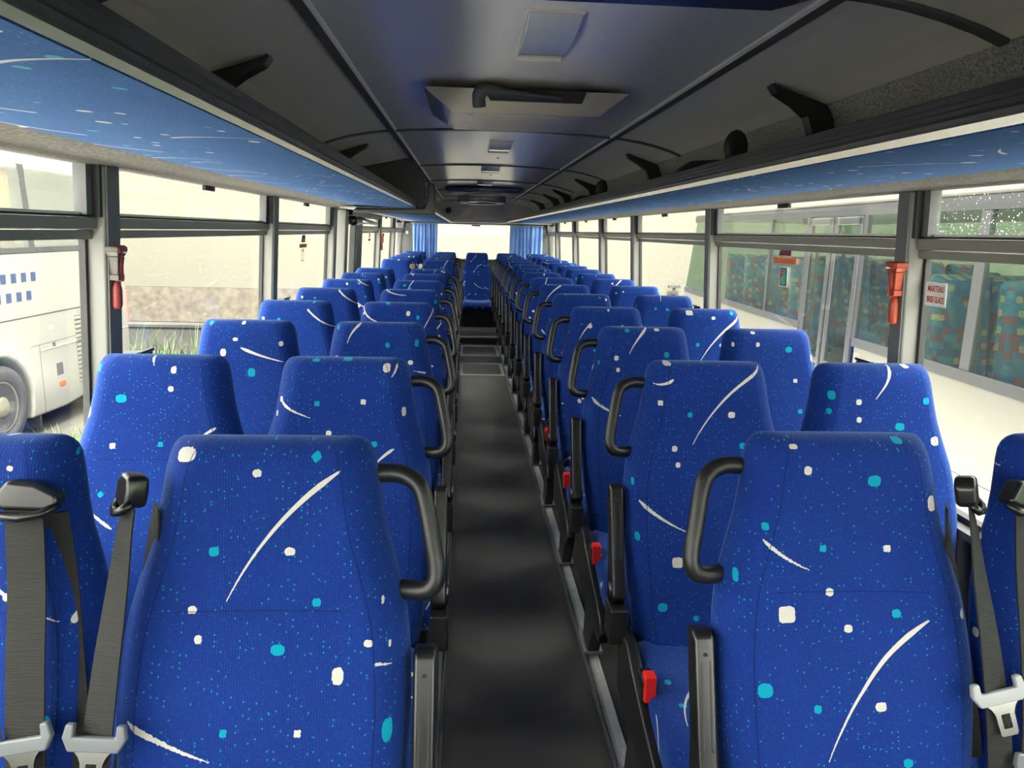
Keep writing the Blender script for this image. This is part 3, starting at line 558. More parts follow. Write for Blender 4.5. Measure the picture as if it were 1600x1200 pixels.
rr_ = luggage_rack(1, 0.455, YF, 11.75, 'long overhead rack with blue patterned underside on the right, holding two black pods')
for y in (2.15, 4.05, 5.95, 7.45, 8.4, 9.9): bracket(rr_, 1, y)
lr_ = luggage_rack(-1, 0.490, YF, 4.86, 'near left overhead rack with blue patterned underside, ending before the middle door')
for y in (2.05, 3.98): bracket(lr_, -1, y)
bm = B(); prism(bm, [(-0.45, 1.69), (-0.43, 1.75), (-0.44, 1.90), (-0.50, 1.985), (-0.56, 1.99), (-0.86, 1.925), (-0.98, 1.77), (-0.98, 1.70)], 4.86, 4.90, 'y'); new_obj('end_plate', bm, M['bracket'], lr_, bevel=0.006)
l2 = luggage_rack(-1, 0.385, 5.02, 11.75, 'far left overhead rack with pale blue underside behind the middle door', zb=1.660, h=0.10)
bm = B(); prism(bm, [(-0.375, 1.645), (-0.370, 1.70), (-0.372, 1.82), (-0.385, 1.85), (-0.420, 1.85), (-0.430, 1.72), (-0.445, 1.69), (-0.90, 1.674), (-0.90, 1.650)], 4.94, 5.02, 'y'); new_obj('end_cap', bm, M['fascia'], l2, bevel=0.01)

# black pods standing in the right rack
for i, (y, lab) in enumerate(((2.62, 'black oval pod on a flat foot standing in the right rack behind the nearest bracket'), (5.2, 'small black pod standing far along the right rack'))):
    t = thing('rack_pod', lab, 'pod', (0.75, y, 1.72), 'black pods in the right rack')
    bm = B(); lathe(bm, [(0.02, -0.007), (0.044, -0.007), (0.047, -0.003), (0.047, 0.003), (0.044, 0.007), (0.02, 0.007)], 28, Matrix.Translation((0.76, y, 1.858)) @ Matrix.Diagonal((0.9, 1, 1.25, 1)) @ Matrix.Rotation(math.pi / 2, 4, 'X')); new_obj('disc', bm, M['bracket'], t, smooth=True)
    bm = B(); prism(bm, [(0.55, 1.713), (0.56, 1.78), (0.60, 1.806), (0.75, 1.818), (0.80, 1.80), (0.80, 1.713)], y - 0.04, y + 0.03, 'y'); new_obj('foot', bm, M['plastic'], t, bevel=0.01)

# ------------------------------------------------------------------ ceiling lamps and hatches
def ceiling_lamp(x, y, w, l, lab):
    t = thing('ceiling_lamp', lab, 'ceiling lamp', (x, y, 2.0), 'ceiling lamps')
    z = crown(x)
    bm = B(); box(bm, x - w / 2 - 0.006, x + w / 2 + 0.006, y - l / 2 - 0.008, y + l / 2 + 0.008, z - 0.006, z + 0.01); new_obj('lamp_base', bm, M['lamp_frame'], t, bevel=0.004)
    bm = B()
    k = 10; pr = [(y - l / 2 + l * i / k, z - 0.006 - 0.020 * math.sin(math.pi * i / k) ** 0.6) for i in range(k + 1)]
    prism(bm, [(a, b) for a, b in pr], x - w / 2, x + w / 2, 'x'); new_obj('diffuser', bm, M['lamp_clear'], t, bevel=0.003)
    bm = B(); box(bm, x - w / 2 - 0.002, x + w / 2 + 0.002, y + l / 2 - 0.02, y + l / 2 + 0.006, z - 0.022, z - 0.004); new_obj('end_cap', bm, M['lamp_frame'], t, bevel=0.004)
ceiling_lamp(0.015, 1.90, 0.118, 0.40, 'long bluish ceiling lamp nearest, in front of the beige roof hatch')
ceiling_lamp(0.01, 4.24, 0.115, 0.42, 'ceiling lamp with dark blue glints behind the beige roof hatch')
ceiling_lamp(0.01, 5.75, 0.13, 0.34, 'third ceiling lamp from the camera, pale in the warm reflection')
ceiling_lamp(0.01, 7.42, 0.14, 0.32, 'farthest ceiling lamp, just before the dark rear roof unit')
for y in (4.95, 6.4):
    bm = B(); lathe(bm, [(0.007, -0.004), (0.008, 0.002)], 10, Matrix.Translation((0.03, y, crown(0.03)))); struct('trim_%d' % tn, bm, M['rubber']); tn += 1

t = thing('roof_hatch', 'beige boxy roof hatch with a dark handle in the middle of the ceiling', 'roof hatch', (0.015, 2.7, 2.0))
bm = B()
x0, x1, y0, y1, zt = -0.315, 0.345, 2.46, 3.20, 2.012
X0, X1, Y0, Y1, zb = -0.222, 0.262, 2.53, 2.95, 1.928
hexa(bm, [(X0, Y0, zb), (X1, Y0, zb), (X1, Y1, zb), (X0, Y1, zb), (x0, y0, zt - 0.02), (x1, y0, zt - 0.02), (x1, y1, zt), (x0, y1, zt)])
new_obj('hatch_cover', bm, M['hatch_beige'], t, bevel=0.004)
bm = B(); pr = [(-0.06, 2.458), (0.19, 2.458), (0.19, 2.50), (-0.06, 2.50)]
hexa(bm, [(-0.10, 2.484, 1.961), (0.195, 2.484, 1.961), (0.195, 2.52, 1.961), (-0.10, 2.52, 1.961), (-0.12, 2.452, 1.992), (0.205, 2.452, 1.992), (0.205, 2.50, 1.992), (-0.12, 2.50, 1.992)]); new_obj('handle_recess', bm, M['rubber'], t)
bm = B(); tube(bm, smooth_path([(-0.135, 2.455, 1.935), (-0.137, 2.445, 1.968), (-0.118, 2.44, 1.985), (-0.06, 2.445, 1.98), (0.03, 2.455, 1.975), (0.13, 2.462, 1.970)], 5), [0.021] * 5 + [0.022] * 5 + [0.019] * 5 + [0.012] * 5 + [0.008] * 6, 12); new_obj('handle', bm, M['seat_grey'], t, smooth=True)
for (x, y) in ((-0.17, 2.58), (0.20, 2.58), (-0.17, 2.90), (0.20, 2.90)):
    bm = B(); lathe(bm, [(0.016, -0.002), (0.02, 0.003)], 14, Matrix.Translation((x, y, zb - 0.001))); new_obj('screw_cap', bm, M['hatch_beige'], t, smooth=True)
bm = B(); box(bm, -0.10, 0.13, 2.555, 2.575, zb - 0.002, zb + 0.004); new_obj('grip_slot', bm, M['lamp_frame'], t, bevel=0.002)

t = thing('roof_hatch', 'dark navy roof hatch at the top edge, above the camera', 'roof hatch', (0.0, 0.9, 2.0))
bm = B(); pr = [(-0.46, 2.014), (-0.43, 1.965), (-0.36, 1.945), (0.36, 1.945), (0.43, 1.965), (0.47, 2.004)]
prism(bm, pr, 0.45, 1.39, 'y'); new_obj('hatch_cover', bm, M['navy'], t, bevel=0.012)
bm = B(); box(bm, -0.2, 0.2, 0.7, 0.74, 1.925, 1.946); new_obj('handle', bm, M['plastic'], t, bevel=0.005)

t = thing('roof_unit', 'dark roof unit with bright strips at the far end of the ceiling', 'roof unit', (0.02, 8.7, 2.0))
bm = B(); hexa(bm, [(-0.36, 8.05, 1.955), (0.40, 8.05, 1.955), (0.36, 8.8, 1.955), (-0.32, 8.8, 1.955), (-0.40, 7.95, 2.0), (0.44, 7.95, 2.0), (0.44, 9.0, 2.0), (-0.40, 9.0, 2.0)]); new_obj('housing', bm, M['trim_dark'], t, bevel=0.01)
bm = B(); box(bm, -0.15, 0.19, 8.35, 8.50, 1.944, 1.957); new_obj('light_strip', bm, M['lamp_frame'], t, bevel=0.003)
bm = B(); k = 16; hx = [(0.02 + 0.30 * math.cos(a), 9.3 + 0.55 * math.sin(a)) for a in [2 * math.pi * i / k for i in range(k)]]
prism(bm, hx, 1.885, 1.995, 'z'); new_obj('bowl', bm, M['hatch_beige'], t, bevel=0.03)
bm = B(); box(bm, -0.14, 0.19, 9.05, 9.55, 1.872, 1.884); new_obj('grille', bm, M['trim_dark'], t, bevel=0.003)
bm = B(); tube(bm, smooth_path([(-0.23, 9.0, 1.895), (-0.1, 8.80, 1.888), (0.02, 8.75, 1.886), (0.14, 8.80, 1.888), (0.27, 9.0, 1.895)]), 0.010); new_obj('bright_strip', bm, M['chrome'], t, smooth=True)

# rear header details
bm = B(); box(bm, -0.36, 0.36, 11.786, 11.80, 1.715, 1.955)
box(bm, -0.345, 0.345, 11.780, 11.788, 1.73, 1.94); tag(new_obj('header_panel', bm, M['header_grey'], bevel=0.004), 'flat grey cover panel over the rear window', 'panel')
bm = B(); lathe(bm, [(0.046, 0.0), (0.046, 0.012), (0.036, 0.016), (0.02, 0.010)], 20, Matrix.Translation((-0.44, 11.80, 1.86)) @ Matrix.Rotation(math.pi / 2, 4, 'X')); tag(new_obj('loudspeaker', bm, M['bracket'], smooth=True), 'small round black loudspeaker on the header beside the rear panel', 'speaker')

# curtains
def curtain(x0, x1, lab, ph):
    bm = B(); n = 90; rows = 14; g = []
    for j in range(rows + 1):
        z = 0.62 + (1.655 - 0.62) * j / rows; row = []
        for i in range(n + 1):
            f = i / n; amp = 0.020 * (1.15 - 0.45 * j / rows)
            x = x0 + (x1 - x0) * f + 0.010 * math.sin(9 * f + 2.5 * z + ph)
            y = 12.35 + amp * math.sin(f * 2 * math.pi * 8 + ph + 0.9 * math.sin(2 * z + ph)) + 0.012 * math.sin(f * 2 * math.pi * 3.3 + 1.7 * z)
            row.append(bm.verts.new((x, y, z)))
        g.append(row)
    for j in range(rows):
        for i in range(n): bm.faces.new((g[j][i], g[j][i + 1], g[j + 1][i + 1], g[j + 1][i]))
    o = new_obj('curtain', bm, M['curtain'], smooth=True)
    so = o.modifiers.new('solid', 'SOLIDIFY'); so.thickness = 0.003
    tag(o, lab, 'curtain', 'rear window curtains'); return o
curtain(-1.03, -0.635, 'pleated blue curtain at the left end of the rear window', 0.3)
curtain(0.565, 1.09, 'pleated blue curtain at the right end of the rear window', 1.9)
bm = B(); tube(bm, [(-1.06, 12.36, 1.662), (1.12, 12.36, 1.662)], 0.008); struct('trim_%d' % tn, bm, M['alu_dull']); tn += 1
t = thing('coat_hook', 'small white coat hook on the grey panel beside the left curtain', 'hook', (-1.13, YR, 1.5))
bm = B(); box(bm, -1.15, -1.11, YR - 0.012, YR, 1.48, 1.53); new_obj('back_plate', bm, M['sticker_white'], t, bevel=0.004)
bm = B(); tube(bm, [(-1.13, YR - 0.01, 1.50), (-1.13, YR - 0.05, 1.49), (-1.13, YR - 0.055, 1.515)], 0.006, 8); new_obj('hook', bm, M['sticker_white'], t, smooth=True)

# ------------------------------------------------------------------ emergency hammers on the pillars
def hammer(s, y, z, lab, faded=False, scale=1.0):
    x = s * (wx(z) - 0.070)
    t = thing('emergency_hammer', lab, 'emergency hammer', (x, y, z), 'emergency hammers', world=False)
    hm = M['hammer_old'] if faded else M['hammer']
    bm = B()      # holder: flared top narrowing to a collar
    for (za, zb_, wa, wb_, da, db) in ((0.075, 0.060, 0.033, 0.033, 0.020, 0.020), (0.060, 0.045, 0.033, 0.024, 0.020, 0.016), (0.045, -0.012, 0.024, 0.016, 0.016, 0.012)):
        hexa(bm, [(-db, -wb_, zb_), (db, -wb_, zb_), (db, wb_, zb_), (-db, wb_, zb_), (-da, -wa, za), (da, -wa, za), (da, wa, za), (-da, wa, za)])
    new_obj('holder', bm, M['clip_grey'] if faded else hm, t, bevel=0.003)
    bm = B(); lathe(bm, [(0.010, -0.004), (0.013, 0.0), (0.013, 0.045), (0.010, 0.05)], 14, Matrix.Translation((-s * 0.012, 0, 0.066)) @ Matrix.Rotation(math.pi / 2, 4, 'X') @ Matrix.Translation((0, 0, -0.022))); new_obj('hammer_head', bm, hm, t, smooth=True)
    bm = B(); box(bm, -0.016, 0.016, -0.022, 0.020, -0.028, -0.010); box(bm, -0.010, 0.010, 0.018, 0.030, -0.028, -0.006); new_obj('clip', bm, M['clip_grey'] if faded else hm, t, bevel=0.003)
    bm = B(); lathe(bm, [(0.006, -0.03), (0.011, -0.04), (0.015, -0.055), (0.0155, -0.105), (0.012, -0.115)], 16); new_obj('handle', bm, hm, t, smooth=True)
    bm = B(); tube(bm, [(-s * 0.012, 0, 0.07), (-s * 0.012, 0, -0.03)], 0.009); new_obj('shaft', bm, hm, t, smooth=True)
    t.rotation_euler = (0, s * math.radians(-3.2), 0); t.scale = (scale, scale, scale)
hammer(-1, 2.160, 1.415, 'faded red emergency hammer in a grey clip on the left pillar', True, 0.92)
hammer(1, 2.212, 1.415, 'bright red emergency hammer on the pillar beside the red lettered sign')
hammer(-1, 8.9, 1.42, 'distant red emergency hammer on the pillar behind the middle door')

# ------------------------------------------------------------------ stickers on the panes
def sticker_base(name, lab, cat, s, y, z, w, h, m_, rnd_=0.004):
    x = s * (wx(z) - 0.0066)
    t = thing(name, lab, cat, (x, y, z), None, world=False)
    # local axes: x to the reader's right, y up, z towards the reader
    R = Matrix(((0, 0, -s), (-s, 0, 0), (0, 1, 0))).to_4x4()
    t.matrix_world = Matrix.Translation((x, y, z)) @ Matrix.Rotation(s * math.radians(-3.38), 4, 'Y') @ R
    if m_ is not None:
        bm = B(); box(bm, -w / 2, w / 2, -h / 2, h / 2, -0.0008, 0.0); new_obj('backing', bm, m_, t)
    return t
def text(parent, s, size, x, y, m_, z=0.0006, wid=None):
    c = bpy.data.curves.new('lettering', 'FONT'); c.body = s; c.size = size; c.align_x = 'CENTER'; c.align_y = 'CENTER'; c.extrude = 0.0003; c.offset = size * 0.012
    o = bpy.data.objects.new('lettering', c); C.objects.link(o); o.parent = parent; o.location = (x, y, z); c.materials.append(m_)
    if wid: o.scale = (wid, 1, 1)
    dg = bpy.context.evaluated_depsgraph_get(); me = bpy.data.meshes.new_from_object(o.evaluated_get(dg))
    o2 = bpy.data.objects.new('lettering', me); C.objects.link(o2); o2.parent = parent; o2.location = (x, y, z); o2.scale = o.scale
    bpy.data.objects.remove(o); bpy.data.curves.remove(c); o2.name = 'lettering'
    return o2
t = sticker_base('hammer_sign', 'white sign with red letters MARTEAU BRISE GLACE on the window pane', 'sticker', 1, 2.108, 1.400, 0.098, 0.070, M['sticker_white'])
text(t, 'MARTEAU', 0.026, 0, 0.016, M['sticker_red'], wid=0.66); text(t, 'BRISE GLACE', 0.026, 0, -0.016, M['sticker_red'], wid=0.55)

def exit_sticker(s, y, z, w, lab, pale=False):
    t = sticker_base('exit_sticker', lab, 'sticker', s, y, z, 0, 0, None)
    bm = B(); prism(bm, [(-w * 0.27, -0.002), (-w * 0.14, 0.044), (w * 0.27, 0.044), (w * 0.27, -0.002)], -0.0008, 0.0, 'z'); new_obj('picture_field', bm, M['sticker_maroon'], t)
    text(t, 'ISSUE DE SECOURS', 0.016, w * 0.04, 0.012, M['sticker_red' if not pale else 'sticker_white'], wid=0.45)
    bm = B(); box(bm, -w / 2, w / 2, -0.036, -0.012, -0.0008, 0.0); new_obj('colour_band', bm, M['sticker_orange'], t)
    return t
exit_sticker(1, 3.17, 1.482, 0.235, 'maroon and orange exit sticker at the top of the right window')
exit_sticker(-1, 4.90, 1.455, 0.22, 'faded red exit sticker at the top of the second left window', True)
exit_sticker(-1, 8.25, 1.455, 0.2, 'far exit sticker on the window behind the middle door', True)
def phone_sticker(s, y, z, w, h, lab, clear=False):
    t = sticker_base('hammer_picture_sticker', lab, 'sticker', s, y, z, w * 1.35, h * 1.15, M['sticker_white'] if not clear else None)
    bm = B()
    for (a, b, c, e_) in ((-w / 2, w / 2, h * 0.42, h / 2), (-w / 2, w / 2, h * 0.30, h * 0.35), (-w / 2, w / 2, -h / 2, -h * 0.44), (-w / 2, -w * 0.40, -h / 2, h / 2), (w * 0.40, w / 2, -h / 2, h / 2)):
        box(bm, a, b, c, e_, 0.0, 0.0006)
    new_obj('frame_print', bm, M['sticker_black'], t)
    if not clear:
        bm = B(); prism(bm, [(-w * 0.38, -h * 0.42), (w * 0.38, -h * 0.42), (w * 0.38, h * 0.28), (0, h * 0.28)], 0.0, 0.0004, 'z'); new_obj('green_field', bm, M['sticker_green'], t)
        bm = B(); prism(bm, [(-w * 0.38, -h * 0.1), (-w * 0.02, h * 0.1), (-w * 0.02, h * 0.26), (-w * 0.38, h * 0.26)], 0.0, 0.0005, 'z'); new_obj('red_mark', bm, M['sticker_orange'], t)
phone_sticker(1, 3.175, 1.388, 0.062, 0.075, 'small black framed sticker with green field on the right window')
phone_sticker(-1, 4.89, 1.372, 0.065, 0.075, 'small black outlined clear sticker on the second left window', True)

# black clips on the window ledge beside the pillars
for s, y, lab in ((-1, 2.33, 'small black clip at the foot of the nearest left pillar'), (-1, 4.2, 'small black clip at the second left pillar'),
                  (1, 2.35, 'small black clip at the foot of the pillar with the bright red hammer'), (1, 4.18, 'small black clip at the second right pillar')):
    t = thing('window_clip', lab, 'clip', (s * 1.17, y, 1.12), 'black clips by the pillars')
    x = s * 1.165
    bm = B(); box(bm, min(x, s * 1.255), max(x, s * 1.255), y - 0.05, y + 0.06, 1.132, 1.152); new_obj('clip_body', bm, M['plastic'], t, bevel=0.006)
    bm = B(); box(bm, x - 0.008, x + 0.008, y - 0.045, y + 0.055, 1.152, 1.163); new_obj('clip_lid', bm, M['plastic_gloss'], t, bevel=0.004)

# ------------------------------------------------------------------ seats
REC = math.tan(math.radians(15.0))
ZTOP = 1.21
def front_y(z):
    """front face of the backrest, 0 at its top edge, nearer the camera lower down"""
    y = -(ZTOP - z) * REC
    return y - 0.012 * math.exp(-((z - 0.72) / 0.14) ** 2) + 0.006 * math.exp(-((z - 1.0) / 0.08) ** 2)
WTAB = [(0.40, 0.195), (0.46, 0.20), (0.52, 0.212), (0.60, 0.222), (0.70, 0.231), (0.80, 0.235), (0.88, 0.233), (0.94, 0.224), (1.0, 0.208), (1.05, 0.192), (1.10, 0.182), (1.14, 0.176), (1.165, 0.172), (1.185, 0.167), (1.198, 0.159), (1.206, 0.148), (1.21, 0.132)]
def wid(z):
    for (a, wa), (b, wb_) in zip(WTAB, WTAB[1:]):
        if z <= b: return wa + (wb_ - wa) * (z - a) / (b - a)
    return WTAB[-1][1]

def backrest_mesh():
    bm = B(); uvl = bm.loops.layers.uv.new('UVMap'); sml = bm.loops.layers.uv.new('Seam'); sm = []
    zs = [0.40, 0.44, 0.50, 0.56, 0.62, 0.68, 0.74, 0.80, 0.85, 0.90, 0.94, 0.98, 1.02, 1.06, 1.10, 1.135, 1.16, 1.178, 1.191, 1.200, 1.206, 1.21]
    rings = []; us = []
    for z in zs:
        w = wid(z); R = 0.040
        ins = 0.0
        if z > ZTOP - R: ins = R - math.sqrt(max(R * R - (z - (ZTOP - R)) ** 2, 0))
        th = 0.105 - 0.015 * (z - 0.4) / 0.8
        yf = front_y(z) + ins; yb = front_y(z) + th - ins * 0.9
        if yb < yf + 0.006: yb = yf + 0.006
        D = yb - yf
        ch = min(0.052, w * 0.31)                      # bolster chamfer
        dep = min(0.068, D * 0.66)
        half = []                                      # from the front centre round to the back centre
        for f in (0.0, 0.25, 0.5, 0.75, 0.92, 1.0): half.append((f * (w - ch), yf + 0.007 * (1 - f * f) * (1 if 0.8 < z < 1.15 else 0.4)))
        R2_ = D - dep
        half += [(w - ch * 0.62, yf + dep * 0.14), (w - ch * 0.30, yf + dep * 0.44), (w - ch * 0.10, yf + dep * 0.78), (w, yf + dep + R2_ * 0.15), (w - 0.002, yf + dep + R2_ * 0.5), (w - 0.012, yf + dep + R2_ * 0.85), (w - 0.03, yb - 0.001)]
        half += [(w * 0.6, yb), (0.0, yb)]
        ring = []; ul = []; acc = 0; arcs = [0]
        for (p, q) in zip(half, half[1:]): acc += math.hypot(q[0] - p[0], q[1] - p[1]); arcs.append(acc)
        full = half + [(-x, y) for x, y in half[-2:0:-1]]
        ua = arcs + [-a for a in arcs[-2:0:-1]]
        sm.append([a / max(w - ch, 0.02) for a in ua])
        rings.append([bm.verts.new((x, y, z)) for x, y in full]); us.append(ua)
    n = len(rings[0]); back = len(half) - 1
    for j in range(len(rings) - 1):
        for k in range(n):
            k2 = (k + 1) % n
            f = bm.faces.new((rings[j][k], rings[j][k2], rings[j + 1][k2], rings[j + 1][k]))
            uk = [us[j][k], us[j][k2], us[j + 1][k2], us[j + 1][k]]
            if k == back - 0: uk = [-abs(x) if i in (0, 3) else x for i, x in enumerate(uk)]
            sk = [sm[j][k], sm[j][k2], sm[j + 1][k2], sm[j + 1][k]]
            if k == back: sk = [9, 9, 9, 9]
            for lp, u, s_, z in zip(f.loops, uk, sk, (zs[j], zs[j], zs[j + 1], zs[j + 1])): lp[uvl].uv = (u, z); lp[sml].uv = (s_, z)
    f = bm.faces.new(rings[-1])
    for lp in f.loops: lp[uvl].uv = (lp.vert.co.x, 1.21 + lp.vert.co.y)
    f = bm.faces.new(rings[0][::-1])
    for lp in f.loops: lp[uvl].uv = (lp.vert.co.x, 0.4 + lp.vert.co.y)
    return bm

def cushion_bm(w=0.222, y0=-0.66, y1=-0.17, z0=0.345, z1=0.478):
    bm = B(); nx, ny = 12, 16; g = {}
    top = []; 
    for j in range(ny + 1):
        for i in range(nx + 1):
            fx = -1 + 2 * i / nx; fy = j / ny
            x = w * fx; y = y0 + (y1 - y0) * fy
            z = z1 - 0.012 * math.cos(fx * math.pi / 2) + 0.006 - 0.045 * max(0, 1 - fy * 5.5) ** 2 - 0.02 * max(0, abs(fx) - 0.8) * 5 * max(0, abs(fx) - 0.8) * 5
            g[i, j] = bm.verts.new((x, y, z))
    for j in range(ny):
        for i in range(nx): bm.faces.new((g[i, j], g[i + 1, j], g[i + 1, j + 1], g[i, j + 1]))
    edge = [(i, 0) for i in range(nx)] + [(nx, j) for j in range(ny)] + [(i, ny) for i in range(nx, 0, -1)] + [(0, j) for j in range(ny, 0, -1)]
    lo = []; lo2 = []
    for (i, j) in edge:
        c = g[i, j].co; fx = c.x / w
        lo.append(bm.verts.new((c.x * 1.02, c.y - 0.012 * (1 if j == 0 else 0), (c.z + z0) / 2)))
        lo2.append(bm.verts.new((c.x * 0.97, c.y + (0.02 if j == 0 else 0), z0)))
    ne = len(edge)
    for k in range(ne):
        a = g[edge[k]]; b = g[edge[(k + 1) % ne]]
        bm.faces.new((a, lo[k], lo[(k + 1) % ne], b)); bm.faces.new((lo[k], lo2[k], lo2[(k + 1) % ne], lo[(k + 1) % ne]))
    bm.faces.new(lo2)
    return bm
def box_uv(co, n):
    if abs(n.z) > 0.6: return (co.x, co.y)
    if abs(n.x) > abs(n.y): return (co.y + 0.31, co.z + 0.77)
    return (co.x, co.z + 0.4)

def make_seat(kind, a):
    """kind: aisle or window; a: which way the gangway lies (+1/-1) seen along X"""
    root = bpy.data.objects.new('coach_seat', None); C.objects.link(root)
    bk = new_obj('backrest', backrest_mesh(), M['fabric'], root, smooth=True)
    cu = new_obj('cushion', cushion_bm(), M['fabric_plain'], root, smooth=True); set_uv(cu, box_uv)
    for o in (bk,): o.material_slots[0].link = 'OBJECT'; o.material_slots[0].material = M['fabric']
    bm = B(); tube(bm, [(-0.2, -0.52, 0.325), (0.2, -0.52, 0.325)], 0.018, 8); tube(bm, [(-0.2, -0.22, 0.325), (0.2, -0.22, 0.325)], 0.018, 8)
    box(bm, -0.2, 0.2, -0.6, -0.19, 0.335, 0.35); new_obj('seat_frame', bm, M['seat_grey'], root)
    if kind == 'aisle':
        lx = a * 0.185
        bm = B(); prism(bm, [(-0.40, 0.33), (-0.18, 0.33), (-0.13, 0.05), (-0.11, 0.012), (-0.24, 0.012), (-0.26, 0.05)], lx - 0.022, lx + 0.022, 'x'); new_obj('leg', bm, M['seat_grey'], root, bevel=0.006)
        bm = B(); box(bm, lx - 0.035, lx + 0.035, -0.255, -0.10, 0.0165, 0.034); new_obj('leg_foot', bm, M['alu_dull'], root, bevel=0.006)
        # grab handle at the shoulder
        pts = smooth_path([(a * 0.150, front_y(1.135) + 0.080, 1.140), (a * 0.205, front_y(1.14) + 0.070, 1.145), (a * 0.238, front_y(1.135) + 0.058, 1.133), (a * 0.252, front_y(1.11) + 0.052, 1.108), (a * 0.266, front_y(1.05) + 0.042, 1.045),
                           (a * 0.274, front_y(1.0) + 0.040, 1.000), (a * 0.270, front_y(0.975) + 0.042, 0.975), (a * 0.249, front_y(0.965) + 0.050, 0.961), (a * 0.190, front_y(0.96) + 0.078, 0.955)], 5)
        n = len(pts); rad = [0.0150 + 0.0025 * abs(2 * i / (n - 1) - 1) ** 3 for i in range(n)]
        bm = B(); tube(bm, pts, rad, 12); new_obj('grab_handle', bm, M['plastic'], root, smooth=True)
        # folding armrest, swung up beside the backrest
        ax = a * 0.258
        A = [(front_y(0.87) + 0.075, 0.872), (front_y(0.86) + 0.045, 0.880), (front_y(0.86) + 0.028, 0.868), (front_y(0.70) + 0.018, 0.70), (front_y(0.64) + 0.005, 0.64), (front_y(0.60) + 0.0, 0.60), (front_y(0.575) + 0.02, 0.575), (front_y(0.575) + 0.06, 0.575), (front_y(0.62) + 0.075, 0.62), (front_y(0.70) + 0.07, 0.70)]
        bm = B(); prism(bm, A, ax - 0.0185, ax + 0.0185, 'x')
        arm = new_obj('armrest', bm, M['plastic_gloss'], root, bevel=0.007, seg=3)
        bm = B()
        for k in (-0.0075, 0.0075):
            prism(bm, [(front_y(0.67) + 0.0185, 0.67), (front_y(0.70) + 0.0165, 0.70), (front_y(0.835) + 0.0245, 0.835), (front_y(0.84) + 0.032, 0.84), (front_y(0.67) + 0.03, 0.67)], ax + k - 0.0016, ax + k + 0.0016, 'x')
        new_obj('groove_strip', bm, M['seat_grey'], arm)
        bm = B(); lathe(bm, [(0.004, -0.003), (0.004, 0.003)], 10, Matrix.Translation((ax, front_y(0.845) + 0.027, 0.845)) @ Matrix.Rotation(math.pi / 2, 4, 'X')); new_obj('screw', bm, M['rubber'], arm)
        bm = B(); lathe(bm, [(0.018, -0.024), (0.026, -0.022), (0.026, 0.022), (0.018, 0.024)], 18, Matrix.Translation((ax, front_y(0.60) + 0.035, 0.605)) @ Matrix.Rotation(math.pi / 2, 4, 'Y')); new_obj('pivot', bm, M['plastic_gloss'], arm, smooth=True)
        # block below it and the side panel along the cushion
        bm = B(); box(bm, ax - 0.024, ax + 0.024, front_y(0.54) - 0.01, front_y(0.54) + 0.075, 0.475, 0.575); new_obj('pivot_block', bm, M['plastic'], root, bevel=0.006)
        P = [(-0.12, 0.50), (-0.235, 0.505), (-0.30, 0.475), (-0.43, 0.43), (-0.56, 0.395), (-0.62, 0.365), (-0.64, 0.325), (-0.62, 0.285), (-0.52, 0.275), (-0.40, 0.30), (-0.28, 0.30), (-0.15, 0.33)]
        bm = B(); prism(bm, P, a * 0.235 - 0.012, a * 0.235 + 0.028 * a * a - 0.006, 'x'); new_obj('side_panel', bm, M['plastic'], root, bevel=0.008)
        # belt buckle with its red button
        bx = -0.222
        bm = B(); box(bm, bx - 0.018, bx + 0.018, -0.395, -0.335, 0.425, 0.505); hb = new_obj('buckle', bm, M['plastic'], root, bevel=0.006)
        bm = B(); box(bm, bx - 0.0145, bx + 0.0145, -0.405, -0.370, 0.450, 0.520); new_obj('release_button', bm, M['red'], hb, bevel=0.005)
    else:
        lx = -a * 0.16
        bm = B(); prism(bm, [(-0.36, 0.33), (-0.22, 0.33), (-0.18, 0.012), (-0.25, 0.012)], lx - 0.02, lx + 0.02, 'x'); new_obj('leg', bm, M['seat_grey'], root, bevel=0.006)
    return root

def copy_tree(o, parent=None):
    c = o.copy(); C.objects.link(c)
    if parent is not None: c.parent = parent
    for ch in list(o.children): copy_tree(ch, c)
    return c

def webbing(root, path, w, name='seat_belt', parent=None, turn=0.0):
    """flat strap along (x, y, z) points, slightly thick"""
    bm = B(); n = len(path); A = []; th = 0.0014
    for i, p in enumerate(path):
        p = Vector(p); ang = turn * (1 - i / (n - 1)) ** 2
        u = Vector((math.cos(ang), math.sin(ang), 0)) * (w / 2); nrm = Vector((math.sin(ang), -math.cos(ang), 0)) * th
        A.append([bm.verts.new(p - u + nrm), bm.verts.new(p + u + nrm), bm.verts.new(p + u - nrm), bm.verts.new(p - u - nrm)])
    for a, b in zip(A, A[1:]):
        for k in range(4): bm.faces.new((a[k], a[(k + 1) % 4], b[(k + 1) % 4], b[k]))
    bm.faces.new(A[0][::-1]); bm.faces.new(A[-1])
    return new_obj(name, bm, M['webbing'], parent or root, smooth=False)

